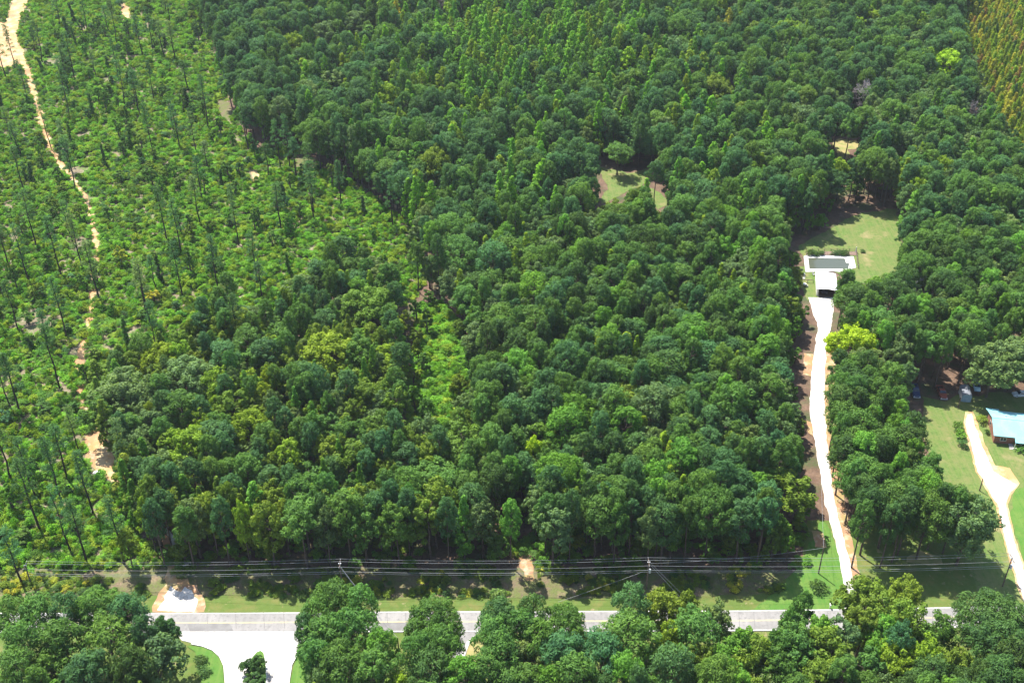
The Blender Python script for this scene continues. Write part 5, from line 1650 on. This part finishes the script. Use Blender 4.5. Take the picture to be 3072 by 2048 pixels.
wire("service_wire", e_[0] + Vector((0, 0.1, e_[1] - 0.3)), cpz, 2.0, "long wire from the leaning pole up along the gravel drive to the carport", "wire")

p = G(2489, 1824)
e = empty("mailbox", p, 0, "white mailbox on a post at the road edge left of the gravel drive", "mailbox")
MB().box((-0.08, -0.08, 0), (0.08, 0.08, 1.0)).build("post", M["siding"], e)
MB().prism([(-0.14, 1.0), (0.14, 1.0), (0.14, 1.2), (0.08, 1.31), (-0.08, 1.31), (-0.14, 1.2)], -0.34, 0.34).build("box", M["siding"], e)
MB().box((0.142, -0.1, 1.12), (0.16, 0.06, 1.36)).build("flag", M["red_lamp"], e)
MB().box((-0.11, -0.36, 1.03), (0.11, -0.342, 1.24)).build("door", M["grey_metal"], e)

# fallen logs and limbs left on the cut-over land
lrng = np.random.default_rng(12)
LOGS = [(140, 745), (150, 30), (130, 40), (165, 45), (310, 35), (335, 45), (62, 940), (410, 340), (440, 470), (520, 545), (480, 730), (640, 745), (95, 935), (690, 725), (470, 935), (35, 785), (520, 940), (500, 250), (455, 200), (415, 210), (700, 560), (850, 560), (760, 640), (890, 700), (980, 745), (1100, 740), (1130, 700), (730, 830), (560, 1235), (540, 1245), (350, 1300), (345, 1312), (600, 1010), (180, 1130)]
lab_n = {}
for px, py in LOGS:
    p = G(px, py, 0.3)
    L = 3 + 4.5 * lrng.random()
    e = empty("fallen_log", p, lrng.random() * 3.14, None, "log", "fallen logs on the cut-over land")
    MB().tube([(-L / 2, 0, 0), (0, 0.1 * L * (lrng.random() - 0.5), 0.12), (L / 2, 0, 0.05)], [0.2, 0.16, 0.09], 7).build("stem", M["log"], e)
    for k in range(3):
        x = (lrng.random() - 0.2) * L * 0.6
        s = 1 if lrng.random() > 0.5 else -1
        MB().tube([(x, 0, 0.05), (x + 0.6, s * (0.7 + lrng.random()), 0.25 + 0.5 * lrng.random())], [0.07, 0.02], 5).build("branch", M["log"], e)
    best = min(LM, key=lambda q: (q[0].x - p.x) ** 2 + (q[0].y - p.y) ** 2)
    rel = "left of" if p.x < best[0].x - 3 else "right of" if p.x > best[0].x + 3 else "behind" if p.y > best[0].y else "in front of"
    key = f"pale {'long' if L > 5.2 else 'short'} fallen log lying among weeds {rel} the {best[1]}"
    lab_n[key] = lab_n.get(key, 0) + 1
    e["label"] = key

# pale rocks and the gravel that shows through the trees along the lower track
sheet("gravel_patch", [(505, 1575), (522, 1600), (552, 1650), (585, 1700), (545, 1715), (520, 1670), (505, 1625)], 0.13, M["gravel"], jit=1.0)
sheet("gravel_patch", [(385, 1432), (405, 1440), (418, 1480), (402, 1490)], 0.13, M["gravel"], jit=0.6)
krng = np.random.default_rng(3)
for px, py, r, lab in ((196, 1336, 1.3, "large pale rock left of the orange bare clearing"), (205, 1344, 0.8, "small pale rock beside the large one left of the clearing"), (290, 1418, 0.9, "pale rock at the near edge of the orange clearing"), (398, 1446, 1.1, "pale rock, farther of two below the orange clearing"), (410, 1472, 1.2, "pale rock, nearer of two below the orange clearing"), (268, 1534, 1.0, "pale rock among brush at a pine's foot")):
    bm = bmesh.new()
    bmesh.ops.create_icosphere(bm, subdivisions=2, radius=1.0)
    for v in bm.verts:
        v.co *= 0.8 + 0.4 * krng.random()
        v.co = Vector((v.co.x * r, v.co.y * r * 0.8, v.co.z * r * 0.5))
    me = bpy.data.meshes.new("rock")
    bm.to_mesh(me)
    bm.free()
    me.materials.append(M["kerb"])
    o = link("rock", me)
    o.location = G(px, py, 0.15 * r)
    tag(o, lab, "rock", "pale rocks by the dirt track")
